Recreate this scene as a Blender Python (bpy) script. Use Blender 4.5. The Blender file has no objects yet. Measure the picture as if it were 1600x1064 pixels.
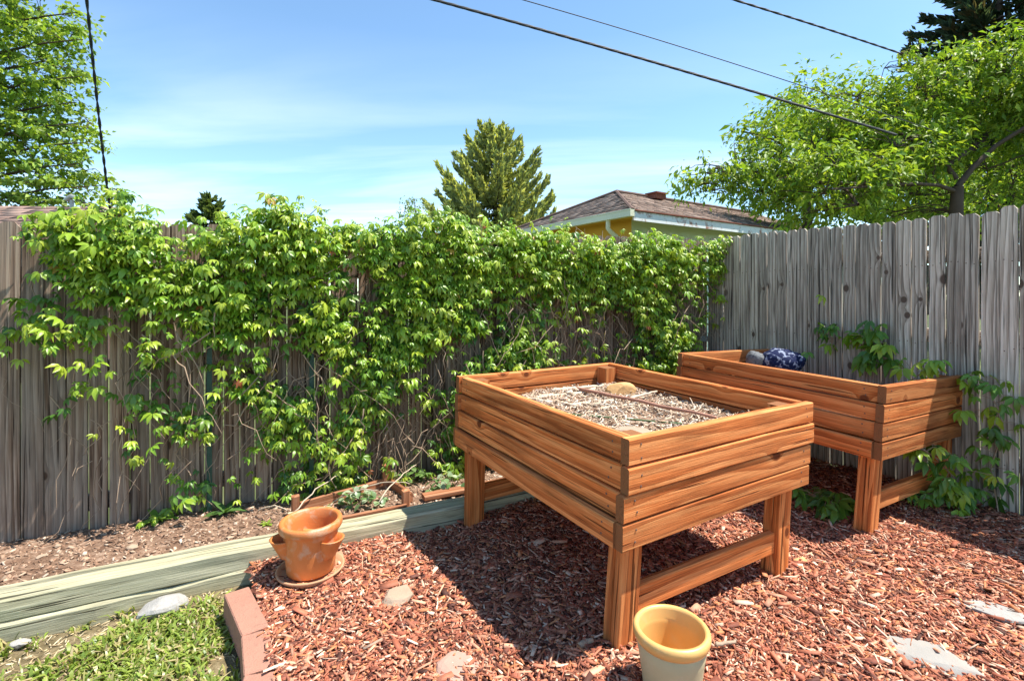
import bpy, math, random
import numpy as np
from mathutils import Vector, Matrix

random.seed(7); RNG = np.random.default_rng(7)
SC = bpy.context.scene
COL = SC.collection

# ------------------------------------------------------------------ camera, sky, sun, exposure
FPX, HOR, CAMH = 770.0, 460.0, 1.2          # focal length and horizon in photo pixels (1600 wide), eye height
cam_d = bpy.data.cameras.new('camera'); cam = bpy.data.objects.new('camera', cam_d); COL.objects.link(cam)
cam.location = (0, 0, CAMH); cam.rotation_euler = (math.radians(90), 0, 0)
cam_d.sensor_width = 36; cam_d.lens = 36 * FPX / 1600; cam_d.shift_y = -(532 - HOR) / 1600
cam_d.clip_start = 0.05; cam_d.clip_end = 2000
SC.camera = cam

SUN_D = Vector((-.47, .0, -1)).normalized()   # travel direction of the sunlight
sun_el = math.asin(-SUN_D.z); sun_az = math.atan2(-SUN_D.x, -SUN_D.y)
W = bpy.data.worlds.new('World'); SC.world = W; W.use_nodes = True
def build_world():
    nt = W.node_tree; nt.nodes.clear(); N = nt.nodes.new; L = nt.links.new
    out = N('ShaderNodeOutputWorld'); bg = N('ShaderNodeBackground'); bg.inputs['Strength'].default_value = 0.118
    sky = N('ShaderNodeTexSky'); sky.sky_type = 'NISHITA'; sky.sun_disc = False
    sky.sun_elevation = sun_el; sky.sun_rotation = sun_az
    sky.altitude = 1600; sky.air_density = 1.0; sky.dust_density = 0.1; sky.ozone_density = 1.2
    tc = N('ShaderNodeTexCoord'); sep = N('ShaderNodeSeparateXYZ'); L(tc.outputs['Generated'], sep.inputs[0])
    def math_(op, a, b=None):
        m = N('ShaderNodeMath'); m.operation = op
        for i, v in enumerate((a, b)):
            if v is None: continue
            if isinstance(v, (int, float)): m.inputs[i].default_value = v
            else: L(v, m.inputs[i])
        return m.outputs[0]
    zz = math_('MAXIMUM', sep.outputs[2], 0.04)
    zz = math_('ADD', zz, 0.06)
    cx = math_('DIVIDE', sep.outputs[0], zz); cy = math_('DIVIDE', sep.outputs[1], zz)
    cmb = N('ShaderNodeCombineXYZ')
    L(math_('MULTIPLY', cx, 0.30), cmb.inputs[0]); L(math_('ADD', math_('MULTIPLY', cy, 1.05), math_('MULTIPLY', cx, 0.10)), cmb.inputs[1])
    n1 = N('ShaderNodeTexNoise'); n1.inputs['Scale'].default_value = 0.85; n1.inputs['Detail'].default_value = 7
    n1.inputs['Roughness'].default_value = 0.52; n1.inputs['Distortion'].default_value = 0.35
    L(cmb.outputs[0], n1.inputs['Vector'])
    r = N('ShaderNodeMapRange'); r.inputs[1].default_value = 0.46; r.inputs[2].default_value = 0.76; r.clamp = True
    L(n1.outputs[0], r.inputs[0])
    lo = N('ShaderNodeMapRange'); lo.inputs[1].default_value = 0.46; lo.inputs[2].default_value = 0.22
    L(sep.outputs[2], lo.inputs[0])
    cov = math_('MULTIPLY', math_('MULTIPLY', r.outputs[0], lo.outputs[0]), 0.68)
    mix = N('ShaderNodeMix'); mix.data_type = 'RGBA'; tint = N('ShaderNodeMix'); tint.data_type = 'RGBA'; tint.blend_type = 'MULTIPLY'; tint.inputs[0].default_value = 1
    L(sky.outputs[0], tint.inputs[6]); tint.inputs[7].default_value = (.88, 1.0, .97, 1)      # clear dry-air blue
    L(cov, mix.inputs[0]); L(tint.outputs[2], mix.inputs[6])
    mix.inputs[7].default_value = (5.2, 5.6, 6.1, 1)
    L(mix.outputs[2], bg.inputs['Color']); L(bg.outputs[0], out.inputs['Surface'])
build_world()
sl = bpy.data.lights.new('sun', 'SUN'); sl.energy = 3.7; sl.angle = math.radians(0.55); sl.color = (1.0, 0.95, 0.87)
sun = bpy.data.objects.new('sun', sl); COL.objects.link(sun); sun.location = (6, 2, 12)
sun.rotation_euler = SUN_D.to_track_quat('-Z', 'Y').to_euler()
VS = SC.view_settings; VS.view_transform = 'Standard'; VS.look = 'None'; VS.exposure = 1.4; VS.gamma = 1.0; VS.use_curve_mapping = False
SC.cycles.max_bounces = 6; SC.cycles.diffuse_bounces = 5; SC.cycles.transparent_max_bounces = 4; SC.cycles.glossy_bounces = 2
SC.cycles.use_denoising = True

# ------------------------------------------------------------------ layout helpers (photo pixel -> place)
def dp(px, py, Y):
    return Vector(((px - 800) / FPX * Y, Y, CAMH - (py - HOR) / FPX * Y))
def gp(px, py, z=0.0):
    return dp(px, py, (CAMH - z) * FPX / (py - HOR))
def proj(p):
    return 800 + FPX * p[0] / p[1], HOR - FPX * (p[2] - CAMH) / p[1]

# ------------------------------------------------------------------ mesh helpers
def tag(o, label=None, cat=None, group=None, kind=None):
    if label: o['label'] = label
    if cat: o['category'] = cat
    if group: o['group'] = group
    if kind: o['kind'] = kind
    return o
def empty(name, loc):
    o = bpy.data.objects.new(name, None); o.location = loc; o.empty_display_size = .1; COL.objects.link(o); return o
def link(name, me, parent=None, M=None):
    o = bpy.data.objects.new(name, me); COL.objects.link(o)
    if parent is not None:
        o.parent = parent
        base = Vector((0, 0, 0)); p = parent
        while p is not None: base += p.location; p = p.parent
        if M is None: o.location = -base
        else:
            M2 = M.copy(); M2.translation = M.translation - base; o.matrix_basis = M2
    elif M is not None: o.matrix_basis = M
    return o
def pymesh(name, V, F, mat, smooth=False):
    me = bpy.data.meshes.new(name); me.from_pydata([tuple(v) for v in V], [], [tuple(f) for f in F])
    if mat: me.materials.append(mat)
    if smooth: me.shade_smooth()
    me.update(); return me
def npmesh(name, V, F, mat, C=None, smooth=False):
    """V (n,3) array, F (m,k) array of equal-sided faces, C (n,3) vertex colours"""
    V = np.asarray(V, np.float32); F = np.asarray(F, np.int32); m, k = F.shape
    me = bpy.data.meshes.new(name)
    me.vertices.add(len(V)); me.vertices.foreach_set('co', V.ravel())
    me.loops.add(m * k); me.loops.foreach_set('vertex_index', F.ravel())
    me.polygons.add(m); me.polygons.foreach_set('loop_start', np.arange(0, m * k, k, dtype=np.int32))
    try: me.polygons.foreach_set('loop_total', np.full(m, k, np.int32))
    except Exception: pass
    if C is not None:
        a = me.attributes.new('Col', 'FLOAT_COLOR', 'POINT')
        a.data.foreach_set('color', np.c_[np.asarray(C, np.float32), np.ones(len(V), np.float32)].ravel())
    if mat: me.materials.append(mat)
    me.update(calc_edges=True)
    if smooth: me.shade_smooth()
    return me
def frame(origin, x, z):
    x = Vector(x).normalized(); z = Vector(z); y = z.cross(x).normalized(); z = x.cross(y)
    M = Matrix((x, y, z)).transposed().to_4x4(); M.translation = Vector(origin); return M
def beam_mesh(L, T, H, mat, ch=.004, n=3, wob=.0015, rng=random, taper=None):
    """length along x (0..L), thickness along y (0..T), height along z (0..H); chamfered section swept in n steps"""
    V, F = [], []
    for i in range(n + 1):
        x = L * i / n; dy = rng.uniform(-wob, wob); dz = rng.uniform(-wob, wob); h = H + rng.uniform(-wob, wob)
        e = .003 if i in (0, n) else 0
        for (y, z) in ((ch, 0), (T - ch, 0), (T, ch), (T, h - ch), (T - ch, h), (ch, h), (0, h - ch), (0, ch)):
            V.append((x + (e if i == 0 else -e) * 0, y + dy, z + dz))
    for i in range(n):
        for j in range(8):
            a = i * 8 + j; b = i * 8 + (j + 1) % 8
            F.append((a, b, b + 8, a + 8))
    F.append(tuple(range(7, -1, -1))); F.append(tuple(range(n * 8, n * 8 + 8)))
    me = pymesh('beam', V, [f[::-1] for f in F], mat); return me
def tube(pts, r0, r1=None, sides=5, closed_ends=True):
    """polyline -> V,F (quads) numpy"""
    pts = [Vector(p) for p in pts]; n = len(pts); r1 = r0 if r1 is None else r1
    V, F = [], []; up = Vector((.31, .22, .93))
    for i, p in enumerate(pts):
        t = (pts[min(i + 1, n - 1)] - pts[max(i - 1, 0)]).normalized()
        a = t.cross(up)
        if a.length < .05: a = t.cross(Vector((1, 0, 0)))
        a.normalize(); b = t.cross(a)
        r = r0 + (r1 - r0) * i / max(1, n - 1)
        for k in range(sides):
            an = 2 * math.pi * k / sides
            V.append(p + (a * math.cos(an) + b * math.sin(an)) * r)
    for i in range(n - 1):
        for k in range(sides):
            k2 = (k + 1) % sides
            F.append((i * sides + k, i * sides + k2, (i + 1) * sides + k2, (i + 1) * sides + k))
    return V, F
class Acc:
    def __init__(s): s.V = []; s.F = []
    def add(s, V, F):
        o = len(s.V); s.V.extend(V); s.F.extend([tuple(i + o for i in f) for f in F])
    def tube(s, *a, **k): s.add(*tube(*a, **k)); return s
    def box(s, c, d, M=None):
        c = Vector(c); d = Vector(d) / 2
        V = [Vector((x * d.x, y * d.y, z * d.z)) for x in (-1, 1) for y in (-1, 1) for z in (-1, 1)]
        V = [(M @ v if M else v) + c for v in V]
        s.add(V, [(0, 1, 3, 2), (4, 6, 7, 5), (0, 4, 5, 1), (2, 3, 7, 6), (0, 2, 6, 4), (1, 5, 7, 3)]); return s
    def obj(s, name, mat, parent=None, smooth=False):
        return link(name, pymesh(name, s.V, s.F, mat, smooth), parent)
def lathe(profile, seg=40, c=(0, 0, 0)):
    V, F = [], []; c = Vector(c); m = len(profile)
    for k in range(seg):
        a = 2 * math.pi * k / seg
        for r, z in profile: V.append(c + Vector((r * math.cos(a), r * math.sin(a), z)))
    for k in range(seg):
        k2 = (k + 1) % seg
        for i in range(m - 1): F.append((k * m + i, k2 * m + i, k2 * m + i + 1, k * m + i + 1))
    return V, F
def smoothnoise(x, y, s=0):
    return (math.sin(x * 3.1 + s) * math.cos(y * 2.7 - s * 1.3) + .5 * math.sin(x * 6.7 - y * 5.3 + s * 2.1) + .3 * math.sin(x * 13.1 + y * 11.7 + s))

# ------------------------------------------------------------------ materials
class MT:
    def __init__(s, name):
        s.m = bpy.data.materials.new(name); s.m.use_nodes = True; s.nt = s.m.node_tree; s.nt.nodes.clear()
        s.out = s.nt.nodes.new('ShaderNodeOutputMaterial')
        s.b = s.nt.nodes.new('ShaderNodeBsdfPrincipled'); s.nt.links.new(s.b.outputs[0], s.out.inputs['Surface'])
    def n(s, t, **k):
        nd = s.nt.nodes.new('ShaderNode' + t)
        for a, v in k.items(): setattr(nd, a, v)
        return nd
    def put(s, sock, v):
        if v is None: return
        if isinstance(v, bpy.types.NodeSocket): s.nt.links.new(v, sock)
        else: sock.default_value = v
    def math(s, op, a, b=None, c=None):
        m = s.n('Math', operation=op)
        for i, v in enumerate((a, b, c)): s.put(m.inputs[i], v)
        return m.outputs[0]
    def noise(s, vec, scale, detail=4, rough=.55, dist=0):
        n = s.n('TexNoise'); s.put(n.inputs['Vector'], vec); s.put(n.inputs['Scale'], scale); s.put(n.inputs['Detail'], detail)
        s.put(n.inputs['Roughness'], rough); s.put(n.inputs['Distortion'], dist); return n.outputs[0]
    def rng(s, v, a, b, c=0., d=1., smooth=False):
        m = s.n('MapRange'); m.clamp = True
        if smooth: m.interpolation_type = 'SMOOTHSTEP'
        s.put(m.inputs[0], v); s.put(m.inputs[1], a); s.put(m.inputs[2], b); s.put(m.inputs[3], c); s.put(m.inputs[4], d); return m.outputs[0]
    def ramp(s, v, stops):
        r = s.n('ValToRGB'); e = r.color_ramp.elements
        while len(e) < len(stops): e.new(.5)
        for el, (p, c) in zip(e, stops): el.position = p; el.color = (*c, 1)
        s.put(r.inputs[0], v); return r.outputs[0]
    def mix(s, f, a, b, mode='MIX'):
        m = s.n('Mix', data_type='RGBA', blend_type=mode)
        s.put(m.inputs[0], f)
        for i, v in ((6, a), (7, b)):
            s.put(m.inputs[i], (*v, 1) if isinstance(v, tuple) and len(v) == 3 else v)
        return m.outputs[2]
    def vec(s, x, y, z):
        c = s.n('CombineXYZ')
        for i, v in enumerate((x, y, z)): s.put(c.inputs[i], v)
        return c.outputs[0]
    def obj(s): return s.n('TexCoord').outputs['Object']
    def pos(s): return s.n('NewGeometry').outputs['Position']
    def xyz(s, v):
        p = s.n('SeparateXYZ'); s.put(p.inputs[0], v); return p.outputs
    def bump(s, h, strength=.5, dist=.01):
        b = s.n('Bump'); s.put(b.inputs['Height'], h); b.inputs['Strength'].default_value = strength; b.inputs['Distance'].default_value = dist
        s.put(s.b.inputs['Normal'], b.outputs[0])
    def fin(s, col, rough=.8, spec=.3):
        s.put(s.b.inputs['Base Color'], (*col, 1) if isinstance(col, tuple) else col); s.put(s.b.inputs['Roughness'], rough)
        s.b.inputs['Specular IOR Level'].default_value = spec; return s.m
def wood(name, dark, mid, light, knotc, ringf=26., kw=3.2, streak=.5, tints=(.5, .75), ct=.2, wt=(.20, .40, .32, .22), endc=None, grey=None, greyamt=0., crack=.5, stain=.5, rough=.78, bump=.5, knots=.6, kscale=2.6, split=None):
    """sawn timber: grain runs along local x; rings bend round knots; every object gets its own stretch of wood"""
    s = MT(name); rnd = s.n('ObjectInfo').outputs['Random']; p = s.xyz(s.obj())
    x = s.math('ADD', p[0], s.math('MULTIPLY', rnd, 37.3)); z = s.math('ADD', p[2], s.math('MULTIPLY', rnd, 13.7)); y = p[1]
    zy = s.math('ADD', z, s.math('MULTIPLY', y, .6))
    kv = s.n('TexVoronoi', voronoi_dimensions='2D'); s.put(kv.inputs['Vector'], s.vec(s.math('MULTIPLY', x, .8), zy, 0.)); kv.inputs['Scale'].default_value = kscale
    kc = s.xyz(kv.outputs['Color']); on = s.rng(kc[0], 1 - knots, 1 - knots + .02)
    d = kv.outputs['Distance']
    bump_k = s.math('MULTIPLY', s.math('POWER', 2.718, s.math('MULTIPLY', d, -17.)), on)
    warp = s.noise(s.vec(s.math('MULTIPLY', x, .8), s.math('MULTIPLY', y, 3.5), s.math('MULTIPLY', z, 3.5)), 1.0, 2, .45)
    field = s.math('ADD', s.math('ADD', s.math('MULTIPLY', z, ringf), s.math('MULTIPLY', y, ringf * .7)),
                   s.math('ADD', s.math('MULTIPLY', warp, 3.0), s.math('MULTIPLY', bump_k, kw)))
    band = s.math('FRACT', field)
    band = s.rng(band, 0., .85, 0., 1.)
    fib = s.noise(s.vec(s.math('MULTIPLY', x, 5.), s.math('MULTIPLY', y, 240.), s.math('MULTIPLY', z, 240.)), 1.0, 3, .65)
    fib2 = s.noise(s.vec(s.math('MULTIPLY', x, 2.6), s.math('MULTIPLY', y, 120.), s.math('MULTIPLY', z, 120.)), 1.0, 4, .6)
    fib3 = s.noise(s.vec(s.math('MULTIPLY', x, .9), s.math('MULTIPLY', y, 36.), s.math('MULTIPLY', z, 44.)), 1.0, 4, .6)
    g = s.math('ADD', s.math('ADD', s.math('MULTIPLY', band, wt[0]), s.math('MULTIPLY', fib3, wt[1])), s.math('ADD', s.math('MULTIPLY', fib, wt[2]), s.math('MULTIPLY', fib2, wt[3])))
    col = s.ramp(g, [(.56 - ct, dark), (.56, mid), (.56 + ct, light)])
    big = s.noise(s.vec(s.math('MULTIPLY', x, 2.), s.math('MULTIPLY', y, 9.), s.math('MULTIPLY', z, 11.)), 1.0, 4, .6)
    col = s.mix(s.math('MULTIPLY', s.rng(big, .48, .68), stain), col, tuple(c * .33 for c in mid))
    st = s.noise(s.vec(s.math('MULTIPLY', x, 1.7), s.math('MULTIPLY', y, 80.), s.math('MULTIPLY', z, 95.)), 1.0, 4, .6)
    col = s.mix(s.math('MULTIPLY', s.rng(st, .53, .64), streak), col, tuple(c * .28 for c in mid))
    tint = s.math('MULTIPLY_ADD', rnd, tints[0], tints[1])
    col = s.mix(1.0, col, s.vec(tint, tint, tint), 'MULTIPLY')
    if grey:
        gn = s.noise(s.vec(s.math('MULTIPLY', x, 1.1), s.math('MULTIPLY', y, 5.), s.math('MULTIPLY', z, 7.)), 1.0, 5, .6)
        col = s.mix(s.math('MULTIPLY', s.rng(gn, .40, .62), greyamt), col, grey)
    cr = s.noise(s.vec(s.math('MULTIPLY', x, 1.6), s.math('MULTIPLY', y, 70.), s.math('MULTIPLY', z, 70.)), 1.0, 2, .5)
    crm = s.rng(cr, .63, .68)
    col = s.mix(s.math('MULTIPLY', crm, crack), col, tuple(c * .16 for c in mid))
    kr = s.math('MULTIPLY_ADD', kc[1], .05, .035); kn = s.math('MULTIPLY', s.rng(d, kr, s.math('MULTIPLY', kr, .7)), on)
    col = s.mix(kn, col, knotc)
    kh = s.math('MULTIPLY', s.rng(d, .11, .075), on)
    col = s.mix(s.math('MULTIPLY', kh, .35), col, tuple(c * .5 for c in mid))
    if endc:
        en = s.xyz(s.n('TexCoord').outputs['Normal'])
        rings = s.math('FRACT', s.math('MULTIPLY', s.math('ADD', s.math('POWER', s.math('ADD', p[1], .05), 2.), s.math('POWER', s.math('ADD', p[2], .03), 2.)), 1400.))
        col = s.mix(s.rng(s.math('ABSOLUTE', en[0]), .6, .8), col, s.mix(s.math('MULTIPLY', rings, .6), endc, tuple(c * .45 for c in endc)))
    h = s.math('SUBTRACT', s.math('ADD', s.math('MULTIPLY', fib, .55), s.math('MULTIPLY', fib2, .5)), s.math('MULTIPLY', crm, 1.2))
    s.bump(h, bump, .0035)
    return s.fin(col, rough, .18)
M_CEDAR = wood('stained_cedar', (.22, .050, .012), (.57, .155, .036), (.76, .31, .105), (.11, .028, .011), ringf=17, kw=2.4, streak=.40, ct=.17, wt=(.22, .16, .40, .36), endc=(.30, .125, .05), tints=(.5, .78), grey=(.64, .27, .10), greyamt=.35, stain=.7, crack=.85, knots=.8, kscale=3.2, bump=.7, rough=.78)
M_FENCE_S = wood('grey_weathered_wood', (.17, .130, .098), (.45, .375, .300), (.64, .56, .47), (.06, .026, .016), ringf=34, kw=1.6, streak=.72, ct=.13, tints=(.55, .72), stain=.4, crack=1., bump=1., rough=.9, knots=.95, kscale=2.7)
M_FENCE_B = wood('brown_weathered_wood', (.085, .043, .027), (.26, .158, .102), (.43, .31, .225), (.04, .02, .013), ringf=34, kw=1.8, streak=.8, ct=.13, tints=(.7, .55), grey=(.29, .245, .198), greyamt=.45, stain=.6, crack=.95, bump=.9, rough=.9, knots=.5)
M_TIE = wood('treated_timber', (.17, .15, .09), (.38, .35, .22), (.54, .50, .35), (.13, .10, .06), ringf=20, kw=.8, streak=.3, ct=.19, wt=(.06, .10, .50, .46), grey=(.47, .44, .33), greyamt=.3, stain=.35, crack=.95, bump=.8, rough=.88, knots=.3)
M_REDWOOD = wood('red_brown_lumber', (.20, .07, .03), (.40, .16, .075), (.55, .27, .15), (.1, .03, .02), stain=.4)

def leafmat(name, transl=.35, rough=.42, spec=.45):
    s = MT(name); a = s.n('Attribute', attribute_name='Col').outputs['Color']
    rnd = s.n('ObjectInfo').outputs['Random']
    nn = s.noise(s.pos(), 9., 2); v = s.math('MULTIPLY_ADD', nn, .5, .75)
    c = s.mix(1.0, a, s.vec(v, v, v), 'MULTIPLY')
    s.fin(c, rough, spec)
    t = s.n('BsdfTranslucent'); tc = s.mix(1.0, c, (1.25, 1.25, .45), 'MULTIPLY'); s.put(t.inputs[0], tc)
    m = s.n('MixShader'); m.inputs[0].default_value = transl
    s.nt.links.new(s.b.outputs[0], m.inputs[1]); s.nt.links.new(t.outputs[0], m.inputs[2]); s.nt.links.new(m.outputs[0], s.out.inputs['Surface'])
    return s.m
M_LEAF = leafmat('leaf', .34, .38, .5)
M_TLEAF = leafmat('tree_leaf', .4, .5, .35)
M_NEEDLE = leafmat('needles', .42, .8, .1)
def colmat(name, rough=.85, spec=.2, ns=60., amp=.6):
    s = MT(name); a = s.n('Attribute', attribute_name='Col').outputs['Color']
    nn = s.noise(s.pos(), ns, 4, .65); v = s.math('MULTIPLY_ADD', nn, amp, 1 - amp / 2)
    c = s.mix(1.0, a, s.vec(v, v, v), 'MULTIPLY'); s.bump(nn, .35, .004); return s.fin(c, rough, spec)
M_CHIP = colmat('bark_chips', .72, .3, 90.)
M_STRAW = colmat('dry_litter', .85, .2)
M_SHING = colmat('shingle', .95, .1, 14., .7)
def groundmat(name, c0, c1, c2, sc=18., bump=.8, det=8):
    s = MT(name); p = s.pos(); a = s.noise(p, sc, det, .65); b = s.noise(p, sc * .16, 4, .5)
    c = s.ramp(a, [(.3, c0), (.5, c1), (.72, c2)]); c = s.mix(s.rng(b, .4, .65, 0., .5), c, c0)
    s.bump(a, bump, .02); return s.fin(c, .95, .1)
M_MULCH = groundmat('mulch_base', (.06, .022, .016), (.19, .075, .05), (.36, .165, .11), 60.)
M_SOIL = groundmat('dry_soil', (.10, .055, .035), (.24, .15, .10), (.42, .30, .22), 34.)
M_LAWN = groundmat('lawn_soil', (.09, .07, .035), (.20, .155, .085), (.33, .26, .16), 30.)
M_YARD = groundmat('far_ground', (.05, .07, .025), (.10, .12, .045), (.16, .16, .08), 2.)
def plain(name, col, rough=.6, spec=.4, ns=12., var=.35, bump=.15, metal=0., dirt=None, dirtamt=.5, bs=90.):
    s = MT(name); p = s.obj(); a = s.noise(p, ns, 6, .6); v = s.math('MULTIPLY_ADD', a, var * 2, 1 - var)
    c = s.mix(1.0, col, s.vec(v, v, v), 'MULTIPLY')
    if dirt:
        d = s.noise(p, ns * 2.3, 7, .65, .6); c = s.mix(s.math('MULTIPLY', s.rng(d, .52, .66), dirtamt), c, dirt)
    s.bump(s.noise(p, bs, 4), bump, .004); s.b.inputs['Metallic'].default_value = metal
    return s.fin(c, rough, spec)
M_TERRA = plain('terracotta', (.58, .19, .052), .48, .45, 6., .26, .2, dirt=(.56, .40, .27), dirtamt=.6)
M_SAUCER = plain('weathered_terracotta', (.48, .27, .15), .8, .2, 8., .25, .3, dirt=(.3, .2, .13))
M_OCHRE = plain('ochre_glaze', (.66, .385, .125), .4, .5, 6., .14, .08, dirt=(.60, .45, .25), dirtamt=.4)
M_SAGE = plain('sage_glaze', (.44, .40, .24), .5, .4, 5., .26, .15, dirt=(.50, .47, .33), dirtamt=.5)
M_BRICK = plain('pink_concrete', (.37, .185, .13), .9, .15, 11., .24, .8, dirt=(.22, .13, .095), dirtamt=.6, bs=140.)
M_STONE_T = plain('tan_stone', (.36, .27, .19), .85, .2, 9., .2, .5, dirt=(.4, .28, .2))
M_STONE_P = plain('pink_stone', (.42, .26, .20), .88, .2, 9., .18, .5, dirt=(.42, .25, .2))
M_STONE_G = plain('grey_stone', (.30, .285, .255), .88, .2, 9., .2, .5, dirt=(.4, .3, .24))
M_STONE_W = plain('white_stone', (.33, .315, .29), .85, .2, 14., .25, .8, dirt=(.24, .20, .16))
M_STONE_O = plain('amber_stone', (.58, .34, .14), .8, .25, 9., .25, .5, dirt=(.35, .2, .1))
M_GREENMETAL = plain('green_enamel', (.012, .06, .042), .4, .5, 20., .3, .1)
M_STEEL = plain('dull_steel', (.36, .37, .34), .55, .5, 14., .2, .2, .5)
M_TWIG = plain('dry_stem', (.36, .255, .175), .85, .15, 6., .4, .4)
M_TWIGR = plain('reddish_stick', (.40, .205, .14), .8, .2, 10., .3, .4)
M_TWIGT = plain('tan_stick', (.56, .45, .33), .8, .2, 10., .3, .4)
M_CANE = plain('green_cane', (.075, .13, .045), .5, .4, 10., .3, .1)
M_BARK = plain('tree_bark', (.085, .06, .045), .9, .15, 9., .4, .9, bs=30.)
M_BLACK = plain('black_cable', (.022, .022, .024), .6, .4, 8., .3, .1)
M_YELLOW = plain('ochre_wall', (.66, .38, .06), .8, .2, 2., .1, .2)
M_GREENW = plain('pale_green_wall', (.56, .66, .53), .8, .2, 2., .08, .2)
M_CREAM = plain('cream_gutter', (.68, .66, .48), .5, .4, 3., .08, .05)
M_WHITE = plain('peeling_white_paint', (.78, .79, .78), .7, .3, 2.2, .07, .2, dirt=(.30, .09, .03), dirtamt=.9)
M_RUST = plain('rust_red_metal', (.22, .075, .045), .7, .3, 8., .25, .2)
M_DECK = plain('roof_deck', (.15, .10, .08), .9, .1, 6., .3, .3)

# ------------------------------------------------------------------ directions of the yard
A_FENCE = math.radians(27.5)
BK = Vector((-math.cos(A_FENCE), -math.sin(A_FENCE), 0))      # along back fence, away from the corner (to the left)
RT = Vector((math.sin(A_FENCE), -math.cos(A_FENCE), 0))       # along side fence, away from the corner (towards viewer)
CORNER = Vector((1.84, 4.65, 0))
N_BK = RT.copy(); N_RT = BK.copy()                            # fence faces towards the yard

def zg(x, y):
    """height of the mulch bed"""
    z = -.045 + .010 * smoothnoise(x * .9, y * .9, 1.) + .006 * smoothnoise(x * 2.3, y * 2.1, 4.)
    z += .045 * math.exp(-((x - .40) ** 2 + (y - 1.62) ** 2) / .30)
    z += .03 * math.exp(-((x - 2.1) ** 2 + (y - 2.3) ** 2) / .25)
    z -= .025 * math.exp(-((x + .35) ** 2 + (y - 2.65) ** 2) / .10)
    return z
def zs(x, y):
    """height of the soil bed behind the timbers"""
    return -.015 + .010 * smoothnoise(x * 1.6, y * 1.6, 2.)
def zl(x, y):
    return -.135 + .010 * smoothnoise(x * 1.8, y * 1.8, 3.)
def grid_sheet(name, poly_test, x0, x1, y0, y1, step, zf, mat, label=None):
    nx = int((x1 - x0) / step) + 1; ny = int((y1 - y0) / step) + 1
    V = [(x0 + i * step, y0 + j * step, zf(x0 + i * step, y0 + j * step)) for j in range(ny) for i in range(nx)]
    F = []
    for j in range(ny - 1):
        for i in range(nx - 1):
            if poly_test(x0 + (i + .5) * step, y0 + (j + .5) * step): F.append((j * nx + i, j * nx + i + 1, (j + 1) * nx + i + 1, (j + 1) * nx + i))
    used = sorted({i for f in F for i in f}); mp = {u: k for k, u in enumerate(used)}
    me = pymesh(name, [V[u] for u in used], [tuple(mp[i] for i in f) for f in F], mat, True)
    return tag(link(name, me), kind='structure')
def tb(x, y):
    """(distance in front of the back fence, distance along it from the corner)"""
    d = Vector((x, y, 0)) - CORNER; return d.dot(N_BK), d.dot(BK)
def tr(x, y):
    d = Vector((x, y, 0)) - CORNER; return d.dot(N_RT), d.dot(RT)
TIE_D = .585                                                     # back edge of the timber wall, metres in front of the back fence
# left limit of the mulch (line of the edging bricks)
E0, E1 = gp(400, 915, -.03), gp(430, 1064, -.03)
def edge_side(x, y):
    d = E1 - E0; return d.x * (y - E0.y) - d.y * (x - E0.x)      # > 0 : mulch side
def in_mulch(x, y):
    a, s = tb(x, y)
    if tr(x, y)[0] < .0: return False
    if s > 2.05: return a > TIE_D + .10 and edge_side(x, y) > -.004
    return a > TIE_D + .05
def in_soil(x, y):
    a, s = tb(x, y); return 0.0 < a < TIE_D + .06 and -.05 < s < 6.0
def in_lawn(x, y):
    a, s = tb(x, y); return a > TIE_D + .1 and edge_side(x, y) < .04
tag(link('ground', pymesh('ground', [(-400, -400, -.17), (400, -400, -.17), (400, 800, -.17), (-400, 800, -.17)], [(0, 1, 2, 3)], M_YARD)), kind='structure')
grid_sheet('mulch_bed', in_mulch, -1.6, 4.2, -.6, 5.0, .05, zg, M_MULCH)
grid_sheet('soil_bed', in_soil, -3.6, 2.4, 1.4, 5.2, .05, zs, M_SOIL)
grid_sheet('lawn', in_lawn, -4.0, .6, -.6, 2.6, .05, zl, M_LAWN)

# ------------------------------------------------------------------ fences
def plank_mesh(L, Wd, T, mat, rng):
    """length along x from 0 to L, width along z, dog-eared top, slight bow"""
    e = rng.uniform(.016, .028); b = rng.uniform(-.006, .006); w0 = rng.uniform(-.003, .003)
    xs = [0, L * .33, L * .66, L - e, L]; V = []
    for i, x in enumerate(xs):
        k = math.sin(math.pi * x / L); q = Wd * .26 if i == 4 else 0
        lo = q + rng.uniform(-.002, .002); hi = Wd - q + rng.uniform(-.002, .002)
        if i == 0: x0, x1 = x + rng.uniform(-.01, .01), x + rng.uniform(-.01, .01)
        else: x0 = x1 = x + (rng.uniform(-.004, .004) if i > 2 else 0)
        for (y, z, xx) in ((0, lo, x0), (0, hi, x1), (T, hi, x1), (T, lo, x0)): V.append((xx, y + b * k + w0 * (z / Wd) * 2, z))
    F = [(0, 1, 2, 3)]
    for i in range(4):
        for j in range(4): F.append((i * 4 + j, i * 4 + j + 4, i * 4 + (j + 1) % 4 + 4, i * 4 + (j + 1) % 4))
    F.append((19, 18, 17, 16))
    return pymesh('plank', V, F, mat)
_v, _f = lathe([(.0, .0014), (.0022, .0012), (.0034, 0.)], 7)
NAIL = pymesh('nail', [(q.x, q.z * s_, q.y) for s_ in (1, -1) for q in _v], _f + [tuple(i + len(_v) for i in q) for q in _f], M_DECK)
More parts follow.
